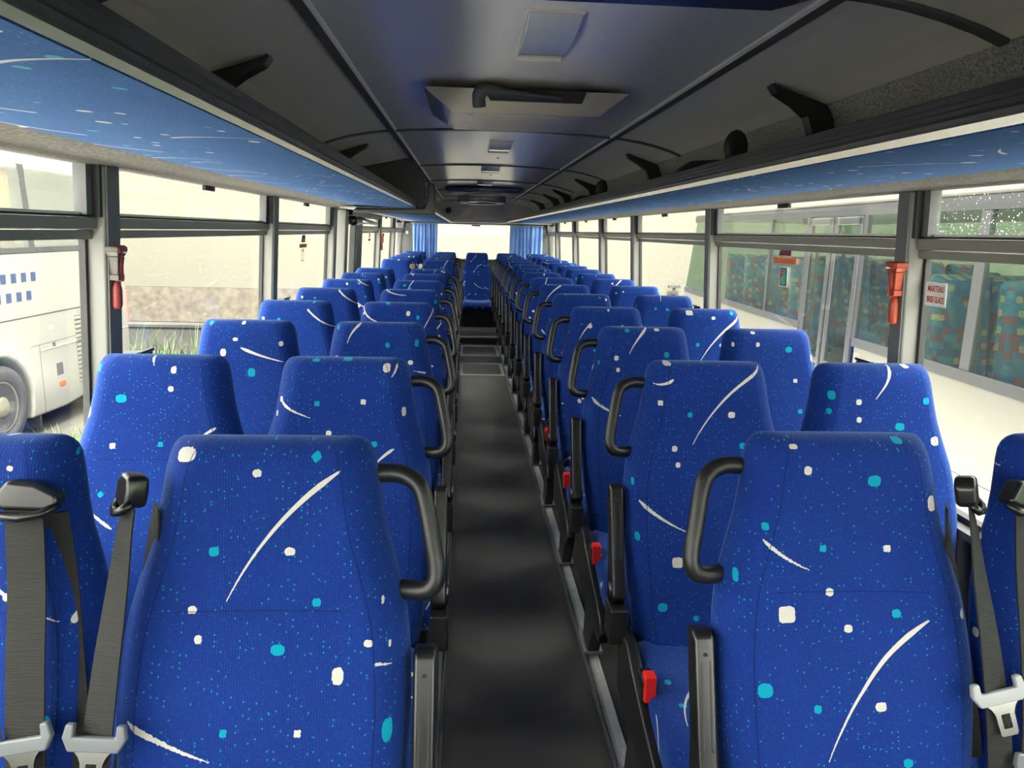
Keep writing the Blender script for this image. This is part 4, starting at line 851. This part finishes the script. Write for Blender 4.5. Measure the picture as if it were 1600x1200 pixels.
def add_belt(root, gx, x_end, zt, z_tongue, ang, gmat, wide, light=False, tilt=0.0, second=None, simple=False):
    """three-point belt hanging at the shoulder gx of a seat: guide, strap, tongue"""
    off = -0.022
    path = []
    for i in range(25):
        f = i / 24; z = zt - 0.012 - (zt - 0.012 - 0.50) * f
        path.append((gx + (x_end - gx) * f ** 0.8, front_y(z) + off - 0.010 * math.sin(math.pi * min(1, f * 1.5)), z))
    belt = webbing(root, path, 0.056 if wide > 0.05 else 0.047, turn=ang)
    # guide
    mtx = Matrix.Translation((gx, front_y(zt) + off + 0.010, zt)) @ Matrix.Rotation(ang, 4, 'Z') @ Matrix.Rotation(math.radians(-12), 4, 'X')
    bm = B()
    pr = [(-wide, -0.006), (-wide * 0.45, 0.030), (wide * 0.35, 0.026), (wide * 0.95, 0.010), (wide, -0.008), (wide * 0.7, -0.018), (-wide * 0.5, -0.016)] if wide > 0.04 else [(-wide, -0.012), (-wide, 0.022), (-wide * 0.4, 0.036), (wide * 0.8, 0.034), (wide, 0.01), (wide * 0.9, -0.014), (0, -0.02)]
    prism(bm, pr, -0.018, 0.016, 'y', mtx); gd = new_obj('belt_guide', bm, gmat, belt, bevel=0.008, seg=3)
    bm = B(); m2 = mtx @ Matrix.Translation((0, -0.012, -0.022))
    tube(bm, [m2 @ Vector(p) for p in ((-wide * 0.95, 0.004, 0.012), (-wide * 0.6, -0.006, -0.002), (0, -0.010, -0.004), (wide * 0.6, -0.008, 0.002), (wide * 0.95, 0.004, 0.016))], 0.007, 10); new_obj('belt_slot', bm, gmat, belt, smooth=True)
    if simple: return belt
    # tongue: plastic holder with a slot and a steel plate with an eye
    f = (zt - 0.012 - z_tongue) / (zt - 0.012 - 0.50); tx = gx + (x_end - gx) * f ** 0.8; ty = front_y(z_tongue) + off - 0.013
    T = Matrix.Translation((tx, ty, z_tongue)) @ Matrix.Rotation(tilt, 4, 'Y') @ Matrix.Rotation(math.radians(-15), 4, 'X')
    bm = B()
    prism(bm, [(-0.042, 0.022), (-0.030, 0.022), (-0.030, 0.004), (0.030, 0.004), (0.030, 0.022), (0.042, 0.022), (0.046, 0.002), (0.036, -0.018), (-0.036, -0.018), (-0.046, 0.002)], -0.008, 0.004, 'y', T)
    hd = new_obj('tongue_holder', bm, M['buckle_light'] if light else M['buckle_grey'], belt, bevel=0.003)
    bm = B(); yy0, yy1 = -0.0065, -0.0025
    prism(bm, [(-0.027, -0.016), (0.027, -0.016), (0.020, -0.024), (0.016, -0.034), (-0.016, -0.034), (-0.020, -0.024)], yy0, yy1, 'y', T)
    prism(bm, [(-0.016, -0.034), (-0.0075, -0.034), (-0.0075, -0.058), (-0.015, -0.066)], yy0, yy1, 'y', T)
    prism(bm, [(0.016, -0.034), (0.0075, -0.034), (0.0075, -0.058), (0.015, -0.066)], yy0, yy1, 'y', T)
    prism(bm, [(-0.0075, -0.058), (0.0075, -0.058), (0.015, -0.066), (0.012, -0.070), (-0.012, -0.070), (-0.015, -0.066)], yy0, yy1, 'y', T)
    new_obj('tongue_plate', bm, M['steel'], belt)
    if second:
        webbing(root, [(second[0] + (second[1] - second[0]) * i / 12, front_y(zt - 0.03 - i * 0.035) + second[2] + 0.004 * i / 12, zt - 0.03 - i * 0.035) for i in range(13)], 0.040, 'belt_return', belt, turn=second[3])
    return belt

ORD = 'first second third fourth fifth sixth seventh eighth ninth tenth eleventh twelfth thirteenth fourteenth'.split()
P_AL = make_seat('aisle', 1); P_AR = make_seat('aisle', -1); P_WL = make_seat('window', 1); P_WR = make_seat('window', -1)
used = set()
def place(proto, x, y, label, group, z=0.0, hero=None):
    o = proto if proto.name not in used else copy_tree(proto)
    used.add(proto.name)
    o.location = (x, y, z); o['label'] = label; o['category'] = 'coach seat'; o['group'] = group
    o.rotation_euler = (0, 0, rnd.uniform(-0.008, 0.008))
    for c in o.children:
        if c.name.startswith('backrest'): c.material_slots[0].link = 'OBJECT'; c.material_slots[0].material = HERO[hero] if hero else M['fabric']
    return o
XLA, XLW, XRA, XRW = -0.49, -0.970, 0.505, 0.990
LY = [1.15 + 0.782 * k for k in range(8)] + [8.72, 9.47, 10.22, 10.97]
RY = [1.20 + 0.752 * k for k in range(14)]
seat = {}
extra = {('L', 0, 'aisle'): 'with a black shoulder belt down its outer edge', ('L', 0, 'window'): 'with a wide black shoulder belt', ('R', 0, 'aisle'): 'with a grey tongued belt at its outer edge', ('R', 0, 'window'): 'with a black belt guide on its near shoulder'}
for side, ys, xa, xw, pa, pw in (('L', LY, XLA, XLW, P_AL, P_WL), ('R', RY, XRA, XRW, P_AR, P_WR)):
    sd = 'left' if side == 'L' else 'right'
    for k, y in enumerate(ys):
        for kind, x, pr in (('aisle', xa, pa), ('window', xw, pw)):
            where = 'gangway' if kind == 'aisle' else 'window'
            if side == 'L' and k >= 8:
                lab = 'blue speckled %s seat, left block, %s row behind the middle door' % (where, ORD[k - 8])
            elif (side, k, kind) in extra:
                lab = 'blue %s seat, %s block, first row, %s' % (where, sd, extra[side, k, kind])
            else:
                lab = 'blue speckled %s seat, %s block, %s row from the camera%s' % (where, sd, ORD[k], ', with grab handle' if kind == 'aisle' else '')
            key = side + str(k + 1) + ('' if kind == 'aisle' else 'w')
            seat[key] = place(pr, x, y, lab, 'coach seats in rows', hero=key if key in HERO else None)
# back bench: five seats across, the middle one facing down the gangway
for nm, x, pr in (('far left window', XLW, P_WL), ('inner left', XLA, P_WL), ('middle', 0.02, P_WL), ('inner right', XRA, P_WR), ('far right window', XRW, P_WR)):
    place(pr, x, 11.95, 'blue seat of the back bench, %s place%s' % (nm, ', facing straight down the gangway' if nm == 'middle' else ' under the rear window'), 'back bench seats', z=0.005)
bm = B(); box(bm, -1.25, 1.25, 11.34, 11.42, 0.107, 0.35); struct('bench_front', bm, M['plastic'], bevel=0.01)

# seat belts of the first row, and of the row behind the door
add_belt(seat['L1'], -0.196, -0.240, 1.135, 0.80, math.radians(-48), M['plastic_gloss'], 0.026, tilt=math.radians(4), second=(-0.175, -0.205, 0.03, math.radians(-60)))
add_belt(seat['L1w'], 0.128, 0.172, 1.130, 0.80, 0.0, M['plastic_gloss'], 0.054, tilt=math.radians(-9), second=(0.155, 0.225, 0.012, math.radians(25)))
add_belt(seat['R1'], 0.196, 0.240, 1.120, 0.815, math.radians(52), M['plastic_gloss'], 0.022, light=True, tilt=math.radians(-14), second=(0.188, 0.215, 0.03, math.radians(60)))
add_belt(seat['R1w'], -0.185, -0.20, 1.120, 0.70, math.radians(10), M['plastic_gloss'], 0.045)
add_belt(seat['L9'], -0.19, -0.22, 1.13, 0.8, math.radians(-30), M['belt_guide_beige'], 0.03, simple=True)
add_belt(seat['L9w'], 0.19, 0.22, 1.13, 0.8, math.radians(20), M['belt_guide_beige'], 0.03, simple=True)

# floor hatches in the gangway
for (y0, y1, lab) in ((7.93, 8.70, 'nearer framed floor hatch in the gangway before the rear step'), (9.20, 10.08, 'farther framed floor hatch right at the foot of the rear step')):
    t = thing('floor_hatch', lab, 'floor hatch', (0.03, y0, 0.0), 'floor hatches')
    bm = B()
    for (a, b, c, e_) in ((-0.225, 0.285, y0, y0 + 0.05), (-0.225, 0.285, y1 - 0.05, y1), (-0.225, -0.185, y0 + 0.05, y1 - 0.05), (0.245, 0.285, y0 + 0.05, y1 - 0.05)): box(bm, a, b, c, e_, 0.0, 0.005)
    new_obj('hatch_frame', bm, M['hatch_edge'], t)
    bm = B(); box(bm, -0.18, 0.24, y0 + 0.055, y1 - 0.055, 0.0, 0.003); new_obj('hatch_panel', bm, M['floor'], t)

# ------------------------------------------------------------------ the yard outside
G = -1.05
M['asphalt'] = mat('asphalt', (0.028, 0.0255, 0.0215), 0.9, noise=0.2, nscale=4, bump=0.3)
M['bounce_ground'] = mat('pale_bounce_ground', (0.80, 0.78, 0.74), 0.9, noise=0.06, nscale=2)
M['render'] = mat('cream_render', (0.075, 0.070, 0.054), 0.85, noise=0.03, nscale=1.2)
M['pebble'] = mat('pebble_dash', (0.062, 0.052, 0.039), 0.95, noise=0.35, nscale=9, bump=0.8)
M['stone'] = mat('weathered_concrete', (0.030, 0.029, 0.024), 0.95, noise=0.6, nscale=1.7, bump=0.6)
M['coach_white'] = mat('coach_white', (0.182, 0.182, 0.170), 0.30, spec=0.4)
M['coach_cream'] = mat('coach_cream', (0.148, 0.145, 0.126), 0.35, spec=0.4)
M['coach_grey'] = mat('coach_seal_grey', (0.04, 0.042, 0.045), 0.5)
M['coach_post'] = mat('coach_post_grey', (0.034, 0.036, 0.040), 0.45)
M['coach_line'] = mat('coach_panel_line', (0.018, 0.018, 0.018), 0.6)
M['tyre'] = mat('tyre', (0.030, 0.030, 0.031), 0.85, noise=0.2, nscale=20)
M['wheel'] = mat('wheel_rim', (0.15, 0.138, 0.105), 0.5, metal=0.3, noise=0.2, nscale=12)
M['decal_blue'] = mat('decal_blue', (0.014, 0.032, 0.085), 0.4)
M['amber'] = mat('amber_lens', (0.42, 0.055, 0.006), 0.3)
M['tail_red'] = mat('tail_red', (0.42, 0.10, 0.09), 0.3)
M['orange_curtain'] = mat('orange_curtain', (0.5, 0.25, 0.10), 0.85)
M['tinted'] = glass_mat('tinted_glass', (0.68, 0.76, 0.70), refl=0.10, reflection_haze=0.012)
M['tinted_grey'] = glass_mat('tinted_grey_glass', (0.78, 0.80, 0.74), refl=0.12, reflection_haze=0.10)
M['other_inner'] = mat('coach_inner_grey', (0.45, 0.47, 0.45), 0.7)
M['other_white'] = mat('coach_inner_blind', (0.72, 0.72, 0.66), 0.8)
M['yellow'] = mat('yellow_rail', (0.8, 0.55, 0.05), 0.4)
M['hedge'] = mat('hedge_green', (0.24, 0.38, 0.06), 0.9, noise=0.5, nscale=2.5)

def squares_fabric():
    m = bpy.data.materials.new('square_print_fabric'); m.use_nodes = True; nt = m.node_tree; p = nt.nodes['Principled BSDF']; e = Expr(nt)
    tc = nt.nodes.new('ShaderNodeTexCoord'); sp = nt.nodes.new('ShaderNodeSeparateXYZ'); nt.links.new(tc.outputs['Object'], sp.inputs[0])
    u = e.m('ADD', sp.outputs[0], sp.outputs[1]); v = sp.outputs[2]
    col = None
    lx, ly, a, b = e.cell(u, v, 0.055, 2.2)
    col = e.mix(a[0], (0.014, 0.08, 0.20), (0.035, 0.19, 0.28))
    col = e.mix(e.m('GREATER_THAN', b[0], 0.80), col, (0.20, 0.05, 0.07))
    lx, ly, a, b = e.cell(u, v, 0.105, 7.9)
    x = e.m('SUBTRACT', lx, e.m('MULTIPLY', e.m('SUBTRACT', a[0], 0.5), 0.03)); y = e.m('SUBTRACT', ly, e.m('MULTIPLY', e.m('SUBTRACT', a[1], 0.5), 0.03))
    col = e.mix(e.m('MULTIPLY', e.sup(x, y, 0.021, 0.021, 6), e.m('LESS_THAN', b[0], 0.6)), col, (0.42, 0.30, 0.13))
    col = e.mix(e.m('MULTIPLY', e.sup(x, y, 0.009, 0.009, 6), e.m('LESS_THAN', b[0], 0.75)), col, (0.25, 0.2, 0.2))
    nt.links.new(col, p.inputs['Base Color']); p.inputs['Roughness'].default_value = 0.9
    return m
M['squares'] = squares_fabric()

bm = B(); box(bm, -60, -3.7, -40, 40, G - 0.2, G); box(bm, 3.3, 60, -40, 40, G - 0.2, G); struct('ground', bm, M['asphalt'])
bm = B(); box(bm, -3.7, 3.3, -40, 40, G - 0.2, G); struct('ground_light_bounce', bm, M['bounce_ground'])  # pale strip added around the bus to bounce light onto the ceiling
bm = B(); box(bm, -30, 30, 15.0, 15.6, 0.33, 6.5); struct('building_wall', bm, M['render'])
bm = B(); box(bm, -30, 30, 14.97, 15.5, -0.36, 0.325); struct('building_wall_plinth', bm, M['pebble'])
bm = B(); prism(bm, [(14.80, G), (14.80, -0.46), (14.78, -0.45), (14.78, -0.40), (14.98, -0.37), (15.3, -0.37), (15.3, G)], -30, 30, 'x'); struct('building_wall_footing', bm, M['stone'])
t = thing('wall_tap', 'small pipe fitting on the cream wall low beside the other bus', 'pipe fitting', (4.1, 15, 0.5))
bm = B(); tube(bm, [(4.1, 14.97, 0.36), (4.1, 14.9, 0.40), (4.1, 14.9, 0.56)], 0.03, 8); new_obj('pipe', bm, M['stone'], t)
bm = B(); box(bm, 3.98, 4.22, 14.86, 14.94, 0.52, 0.57); new_obj('valve', bm, M['stone'], t)

# weeds: uncounted blades
bm = B(); gr = random.Random(5)
def blade(x, y, h, lean, az, w):
    p = [Vector((x, y, G))]
    for i in (1, 2, 3):
        f = i / 3; p.append(Vector((x + math.cos(az) * lean * f * f, y + math.sin(az) * lean * f * f, G + h * f)))
    sd = Vector((-math.sin(az), math.cos(az), 0)) * w
    L = [bm.verts.new(q - sd * (1 - i / 3.3)) for i, q in enumerate(p)]; R_ = [bm.verts.new(q + sd * (1 - i / 3.3)) for i, q in enumerate(p)]
    for i in range(3): bm.faces.new((L[i], R_[i], R_[i + 1], L[i + 1]))
for _ in range(5200):
    x = gr.uniform(-7.6, -2.2); y = gr.uniform(13.4, 14.5); blade(x, y, gr.uniform(0.08, 0.30) * (0.5 + 0.6 * gr.random()), gr.uniform(0.05, 0.25), gr.uniform(0, 6.28), gr.uniform(0.006, 0.02))
for _ in range(500):
    x = gr.gauss(-4.55, 0.22); y = gr.gauss(8.1, 0.7); blade(x, y, gr.uniform(0.06, 0.32), gr.uniform(0.04, 0.2), gr.uniform(0, 6.28), gr.uniform(0.004, 0.010))
for _ in range(60):
    x = gr.uniform(-6.6, -5.0); y = gr.uniform(14.0, 14.3); blade(x, y, gr.uniform(0.5, 0.9), gr.uniform(0.1, 0.5), gr.uniform(0, 6.28), 0.012)
gm = bpy.data.materials.new('weed_green'); gm.use_nodes = True; nt = gm.node_tree; p = nt.nodes['Principled BSDF']
tc = nt.nodes.new('ShaderNodeTexCoord'); nn = nt.nodes.new('ShaderNodeTexNoise'); nn.inputs['Scale'].default_value = 7; nt.links.new(tc.outputs['Object'], nn.inputs['Vector'])
cr = nt.nodes.new('ShaderNodeValToRGB'); cr.color_ramp.elements[0].color = (0.014, 0.042, 0.003, 1); cr.color_ramp.elements[0].position = 0.35; cr.color_ramp.elements[1].color = (0.060, 0.085, 0.009, 1); cr.color_ramp.elements[1].position = 0.68
nt.links.new(nn.outputs['Fac'], cr.inputs[0]); nt.links.new(cr.outputs[0], p.inputs['Base Color']); p.inputs['Roughness'].default_value = 0.7
o = new_obj('grass', bm, gm); o['kind'] = 'stuff'; o['label'] = 'green and straw weeds along the foot of the cream wall'; o['category'] = 'grass'

# hedge far beyond the right-hand bus
bm = B(); hr = random.Random(3)
nx, nz = 90, 14; gg = []
for j in range(nz + 1):
    gg.append([bm.verts.new((13 + hr.uniform(-0.5, 0.5) + 1.2 * (j / nz), -20 + 32 * i / nx, G + (1.9 + 0.5 * math.sin(i * 0.7) + hr.uniform(-0.15, 0.15)) * j / nz)) for i in range(nx + 1)])
for j in range(nz):
    for i in range(nx): bm.faces.new((gg[j][i], gg[j][i + 1], gg[j + 1][i + 1], gg[j + 1][i]))
o = new_obj('hedge', bm, M['hedge']); o['kind'] = 'stuff'; o['label'] = 'bright green hedge seen through the windows of the other bus'; o['category'] = 'hedge'

# ------------------------------------------------------------------ white coach on the left
def arch(yc, zc, r, za, n=14):
    a0 = math.asin((za - zc) / r)
    return [(yc + r * math.cos(t), zc + r * math.sin(t)) for t in [a0 + (math.pi - 2 * a0) * i / n for i in range(n + 1)]]
XC = -5.43
cw = thing('white_coach', 'white coach with rows of small blue squares parked outside the left windows', 'coach', (-6.7, 8.6, G))
YR2 = 11.86
prof = [(-1.0, -0.86)] + [(y, z) for y, z in arch(8.58, -0.57, 0.575, -0.84)][::-1] + [(9.9, -0.86), (11.75, -0.72), (YR2, -0.55), (YR2 + 0.02, 0.3), (YR2 - 0.02, 1.17), (-1.0, 1.17)]
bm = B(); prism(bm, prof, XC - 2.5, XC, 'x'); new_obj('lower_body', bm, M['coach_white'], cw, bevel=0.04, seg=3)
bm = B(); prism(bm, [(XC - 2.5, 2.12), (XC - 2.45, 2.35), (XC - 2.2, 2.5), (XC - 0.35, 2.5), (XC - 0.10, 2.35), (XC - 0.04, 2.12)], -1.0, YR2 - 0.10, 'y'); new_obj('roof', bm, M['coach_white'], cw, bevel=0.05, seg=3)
for k, y in enumerate((-0.9, 2.6, 6.0, 9.45, 11.62)):
    wd = 0.06 if k < 4 else 0.24
    bm = B(); hexa(bm, [(XC - 0.06, y - wd, 1.16), (XC + 0.002, y - wd, 1.16), (XC + 0.002, y + wd, 1.16), (XC - 0.06, y + wd, 1.16), (XC - 0.12, y - wd, 2.2), (XC - 0.045, y - wd, 2.2), (XC - 0.045, y + wd, 2.2), (XC - 0.12, y + wd, 2.2)])
    new_obj('window_post', bm, M['coach_post'] if k < 4 else M['coach_white'], cw)
for y in (-0.9, 2.6, 6.0, 9.45, 11.62):
    bm = B(); box(bm, XC - 2.46, XC - 2.40, y - 0.08, y + 0.08, 1.16, 2.15); new_obj('far_post', bm, M['coach_post'], cw)
bm = B(); box(bm, XC - 2.4, XC - 0.10, YR2 - 0.14, YR2 - 0.02, 1.16, 2.2); new_obj('rear_panel', bm, M['coach_white'], cw, bevel=0.04)
for (a, b) in ((-0.84, 2.54), (2.66, 5.94), (6.06, 9.39), (9.51, 11.38)):
    bm = B(); hexa(bm, [(XC - 0.008, a, 1.22), (XC - 0.002, a, 1.22), (XC - 0.002, b, 1.22), (XC - 0.008, b, 1.22), (XC - 0.048, a, 2.14), (XC - 0.042, a, 2.14), (XC - 0.042, b, 2.14), (XC - 0.048, b, 2.14)])
    new_obj('window_glass', bm, M['tinted_grey'], cw)
    bm = B(); box(bm, XC - 0.02, XC + 0.003, a, b, 1.165, 1.225); new_obj('window_seal', bm, M['coach_post'], cw)
for (a, b) in ((8.0, 9.36), (5.0, 5.8), (9.56, 9.72)):
    bm = B(); n = 40; g0 = []
    for z in (1.2, 2.12):
        g0.append([bm.verts.new((XC - 0.16 + 0.02 * math.sin(i * 1.9), a + (b - a) * i / n, z)) for i in range(n + 1)])
    for i in range(n): bm.faces.new((g0[0][i], g0[0][i + 1], g0[1][i + 1], g0[1][i]))
    cu_ = new_obj('curtain', bm, M['orange_curtain'], cw, smooth=True); so = cu_.modifiers.new('solid', 'SOLIDIFY'); so.thickness = 0.004
# wheel
Wm = Matrix.Translation((XC - 0.10, 8.58, -0.57)) @ Matrix.Rotation(math.pi / 2, 4, 'Y')
bm = B(); lathe(bm, [(0.30, -0.15), (0.44, -0.14), (0.478, -0.10), (0.48, 0.06), (0.465, 0.09), (0.40, 0.105), (0.31, 0.10), (0.295, 0.07)], 44, Wm); wh = new_obj('wheel', bm, M['tyre'], cw, smooth=True)
bm = B(); lathe(bm, [(0.29, -0.12), (0.30, 0.075), (0.285, 0.085), (0.27, 0.05), (0.20, 0.01), (0.13, 0.02), (0.12, 0.08), (0.085, 0.10)], 40, Wm); new_obj('rim', bm, M['wheel'], wh, smooth=True)
for k in range(10):
    a = 2 * math.pi * k / 10
    bm = B(); lathe(bm, [(0.018, 0.0), (0.018, 0.03)], 10, Wm @ Matrix.Translation((0.235 * math.cos(a), 0.235 * math.sin(a), 0.02))); new_obj('hub_hole', bm, M['rubber'], wh)
# blue squares
for z, off in ((0.875, 0.0), (0.655, -0.13)):
    for k in range(7):
        y = 9.40 + off - 0.20 * k
        bm = B(); hexa(bm, [(XC - 0.002, y - 0.05, z - 0.055), (XC + 0.003, y - 0.05, z - 0.055), (XC + 0.003, y + 0.05, z - 0.055), (XC - 0.002, y + 0.05, z - 0.055), (XC - 0.002, y - 0.045, z + 0.055), (XC + 0.003, y - 0.045, z + 0.055), (XC + 0.003, y + 0.055, z + 0.055), (XC - 0.002, y + 0.055, z + 0.055)])
        new_obj('blue_square', bm, M['decal_blue'], cw)
# panel lines, grilles, lamps
bm = B(); box(bm, XC - 0.01, XC + 0.003, -1, 11.3, 0.392, 0.407); box(bm, XC - 0.01, XC + 0.0015, 9.2, 10.4, 0.03, 0.036); box(bm, XC - 0.01, XC + 0.0015, 9.38, 9.385, -0.85, 0.03); box(bm, XC - 0.01, XC + 0.0015, 10.38, 10.385, -0.85, 0.4)
new_obj('panel_line', bm, M['coach_line'], cw)
bm = B(); box(bm, XC - 0.01, XC + 0.012, 9.4, 11.8, -0.055, -0.03); new_obj('rub_strip', bm, M['coach_white'], cw, bevel=0.006)
for (y0, y1, z0, z1) in ((10.26, 10.42, -0.62, 0.30), (11.30, 11.44, -0.62, 0.50)):
    bm = B(); box(bm, XC - 0.01, XC + 0.002, y0, y1, z0, z1); v_ = new_obj('vent', bm, M['coach_grey'], cw)
    bm = B(); nsl = 15
    for k in range(nsl):
        z = z0 + (z1 - z0) * (k + 0.25) / nsl; box(bm, XC, XC + 0.012, y0 - 0.01, y1 + 0.005, z, z + (z1 - z0) * 0.55 / nsl)
    new_obj('vent_slat', bm, M['coach_white'], v_)
for (y, z) in ((9.82, -0.54), (11.62, -0.46)):
    bm = B(); box(bm, XC - 0.004, XC + 0.010, y - 0.07, y + 0.07, z - 0.035, z + 0.035); new_obj('marker_lamp', bm, M['amber'], cw, bevel=0.006)
bm = B(); box(bm, XC - 0.004, XC + 0.004, 9.72, 9.87, -0.42, -0.26); new_obj('latch', bm, M['coach_grey'], cw, bevel=0.01)
bm = B(); box(bm, XC - 0.004, XC + 0.008, 9.68, 9.74, -0.05, 0.02); new_obj('lock', bm, M['rubber'], cw, bevel=0.006)
bm = B(); hexa(bm, [(XC - 0.10, YR2 - 0.05, 0.02), (XC + 0.006, YR2 - 0.05, 0.02), (XC + 0.006, YR2 + 0.03, 0.02), (XC - 0.10, YR2 + 0.03, 0.02), (XC - 0.10, YR2 - 0.02, 0.52), (XC + 0.004, YR2 - 0.005, 0.52), (XC + 0.004, YR2 + 0.03, 0.52), (XC - 0.10, YR2 + 0.03, 0.52)]); new_obj('tail_lamp', bm, M['tail_red'], cw, bevel=0.006)
bm = B(); box(bm, XC - 1.0, XC - 0.01, 9.25, 9.29, -1.0, -0.75); new_obj('mud_flap', bm, M['rubber'], cw)

# ------------------------------------------------------------------ other bus on the right; local y runs along it, x is out of its near side (negative = towards us)
ob = thing('parked_bus', 'white bus with tall tinted windows and square-print seats outside the right windows', 'bus', (3.144, 4.069, 0.0), world=False)
ob.rotation_euler = (0, 0, math.radians(-2.86))
S0, S1, ZS, ZG, ZR = -6.0, 8.35, 0.70, 1.86, 2.06
def bo(bm, *a): return box(bm, *a)
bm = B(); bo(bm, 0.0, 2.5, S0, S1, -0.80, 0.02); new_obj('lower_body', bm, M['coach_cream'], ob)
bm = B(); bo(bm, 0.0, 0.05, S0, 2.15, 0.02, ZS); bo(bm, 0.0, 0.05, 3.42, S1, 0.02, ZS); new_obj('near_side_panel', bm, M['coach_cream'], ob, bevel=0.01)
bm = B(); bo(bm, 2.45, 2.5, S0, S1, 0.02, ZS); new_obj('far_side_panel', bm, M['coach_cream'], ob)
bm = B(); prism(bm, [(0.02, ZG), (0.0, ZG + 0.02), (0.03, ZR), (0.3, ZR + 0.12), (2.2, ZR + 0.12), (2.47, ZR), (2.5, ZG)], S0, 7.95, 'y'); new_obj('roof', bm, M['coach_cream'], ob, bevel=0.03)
bm = B(); bo(bm, -0.004, 0.03, S0, 7.9, ZG - 0.09, ZG + 0.002); new_obj('roof_gutter', bm, M['coach_post'], ob)
bm = B(); bo(bm, -0.006, 0.03, S0, 2.2, ZS - 0.06, ZS + 0.015); bo(bm, -0.006, 0.03, 3.38, 8.33, ZS - 0.06, ZS + 0.015); new_obj('window_seal', bm, M['coach_post'], ob)
for (a, b) in ((S0, -3.0), (-2.95, 0.55), (0.64, 2.18), (3.42, 4.44), (4.48, 8.28)):
    bm = B()
    if b > 8: prism(bm, [(a, ZS), (b, ZS), (b - 0.5, ZG - 0.08), (a, ZG - 0.08)], 0.004, 0.010, 'x')
    else: bo(bm, 0.004, 0.010, a, b, ZS, ZG - 0.08)
    new_obj('window_glass', bm, M['tinted'], ob)
    bm = B(); bo(bm, 2.47, 2.476, a, min(b, 8), ZS, ZG); new_obj('far_glass', bm, M['tinted'], ob)
for y, wd in ((0.595, 0.05), (2.2, 0.035), (3.40, 0.035), (4.46, 0.02), (-2.97, 0.04)):
    bm = B(); bo(bm, 0.0, 0.04, y - wd, y + wd, ZS, ZG); new_obj('window_post', bm, M['coach_post'] if wd < 0.05 else M['coach_grey'], ob)
for y in (-2.97, 0.6, 3.4, 6.0): 
    bm = B(); bo(bm, 2.44, 2.5, y - 0.06, y + 0.06, ZS, ZG); new_obj('far_post', bm, M['coach_grey'], ob)
# folding door, two leaves
for (a, b) in ((2.24, 2.78), (2.82, 3.36)):
    bm = B(); bo(bm, -0.012, 0.03, a, a + 0.07, -0.55, ZG - 0.1); bo(bm, -0.012, 0.03, b - 0.07, b, -0.55, ZG - 0.1); bo(bm, -0.012, 0.03, a, b, ZG - 0.17, ZG - 0.1); bo(bm, -0.012, 0.03, a, b, -0.6, -0.5); bo(bm, -0.010, 0.028, a, b, 0.36, 0.42)
    df = new_obj('door_frame', bm, M['coach_post'], ob, bevel=0.01)
    bm = B(); bo(bm, 0.0, 0.006, a + 0.07, b - 0.07, -0.5, ZG - 0.17); new_obj('door_glass', bm, M['tinted'], df)
    bm = B(); tube(bm, [(0.06, b - 0.10, 0.0), (0.06, b - 0.10, 1.5)], 0.016, 8); new_obj('grab_rail', bm, M['coach_post'], df)
bm = B(); bo(bm, 0.05, 2.45, S0, 8.0, 1.80, 1.86); new_obj('inner_ceiling', bm, M['other_inner'], ob)
bm = B(); bo(bm, 0.4, 0.45, 3.5, 8.2, 0.05, 0.06); new_obj('inner_floor_strip', bm, M['coach_grey'], ob)
bm = B(); prism(bm, [(8.1, 0.02), (8.35, 0.02), (8.35, ZS), (7.85, ZG), (7.75, ZG)], 0.02, 2.48, 'x'); new_obj('front_end', bm, M['tinted'], ob)
bm = B(); tube(bm, [(0.35, 3.0, 0.02), (0.35, 3.0, 0.95), (0.45, 3.1, 1.0)], 0.02, 8); new_obj('yellow_rail', bm, M['yellow'], ob, smooth=True)
def other_seat(x, y):
    bm = B()
    prs = [(y + 0.02, 0.30), (y - 0.02, 0.60), (y + 0.08, 1.28), (y + 0.13, 1.33), (y + 0.20, 1.31), (y + 0.20, 1.25), (y + 0.10, 0.30)]
    prism(bm, prs, x - 0.21, x + 0.21, 'x')
    s_ = new_obj('seat', bm, M['squares'], ob, bevel=0.035, seg=3)
    bm = B(); bo(bm, x - 0.21, x + 0.21, y - 0.45, y + 0.02, 0.42, 0.56); new_obj('seat_cushion', bm, M['squares'], s_, bevel=0.03)
for y in (-4.4, -3.6, -2.8, -2.0, -1.2, -0.4, 0.4, 1.2, 1.75, 4.0, 4.8, 5.6, 6.4):
    for x in ((0.36, 0.82, 1.68, 2.14)): other_seat(x, y)
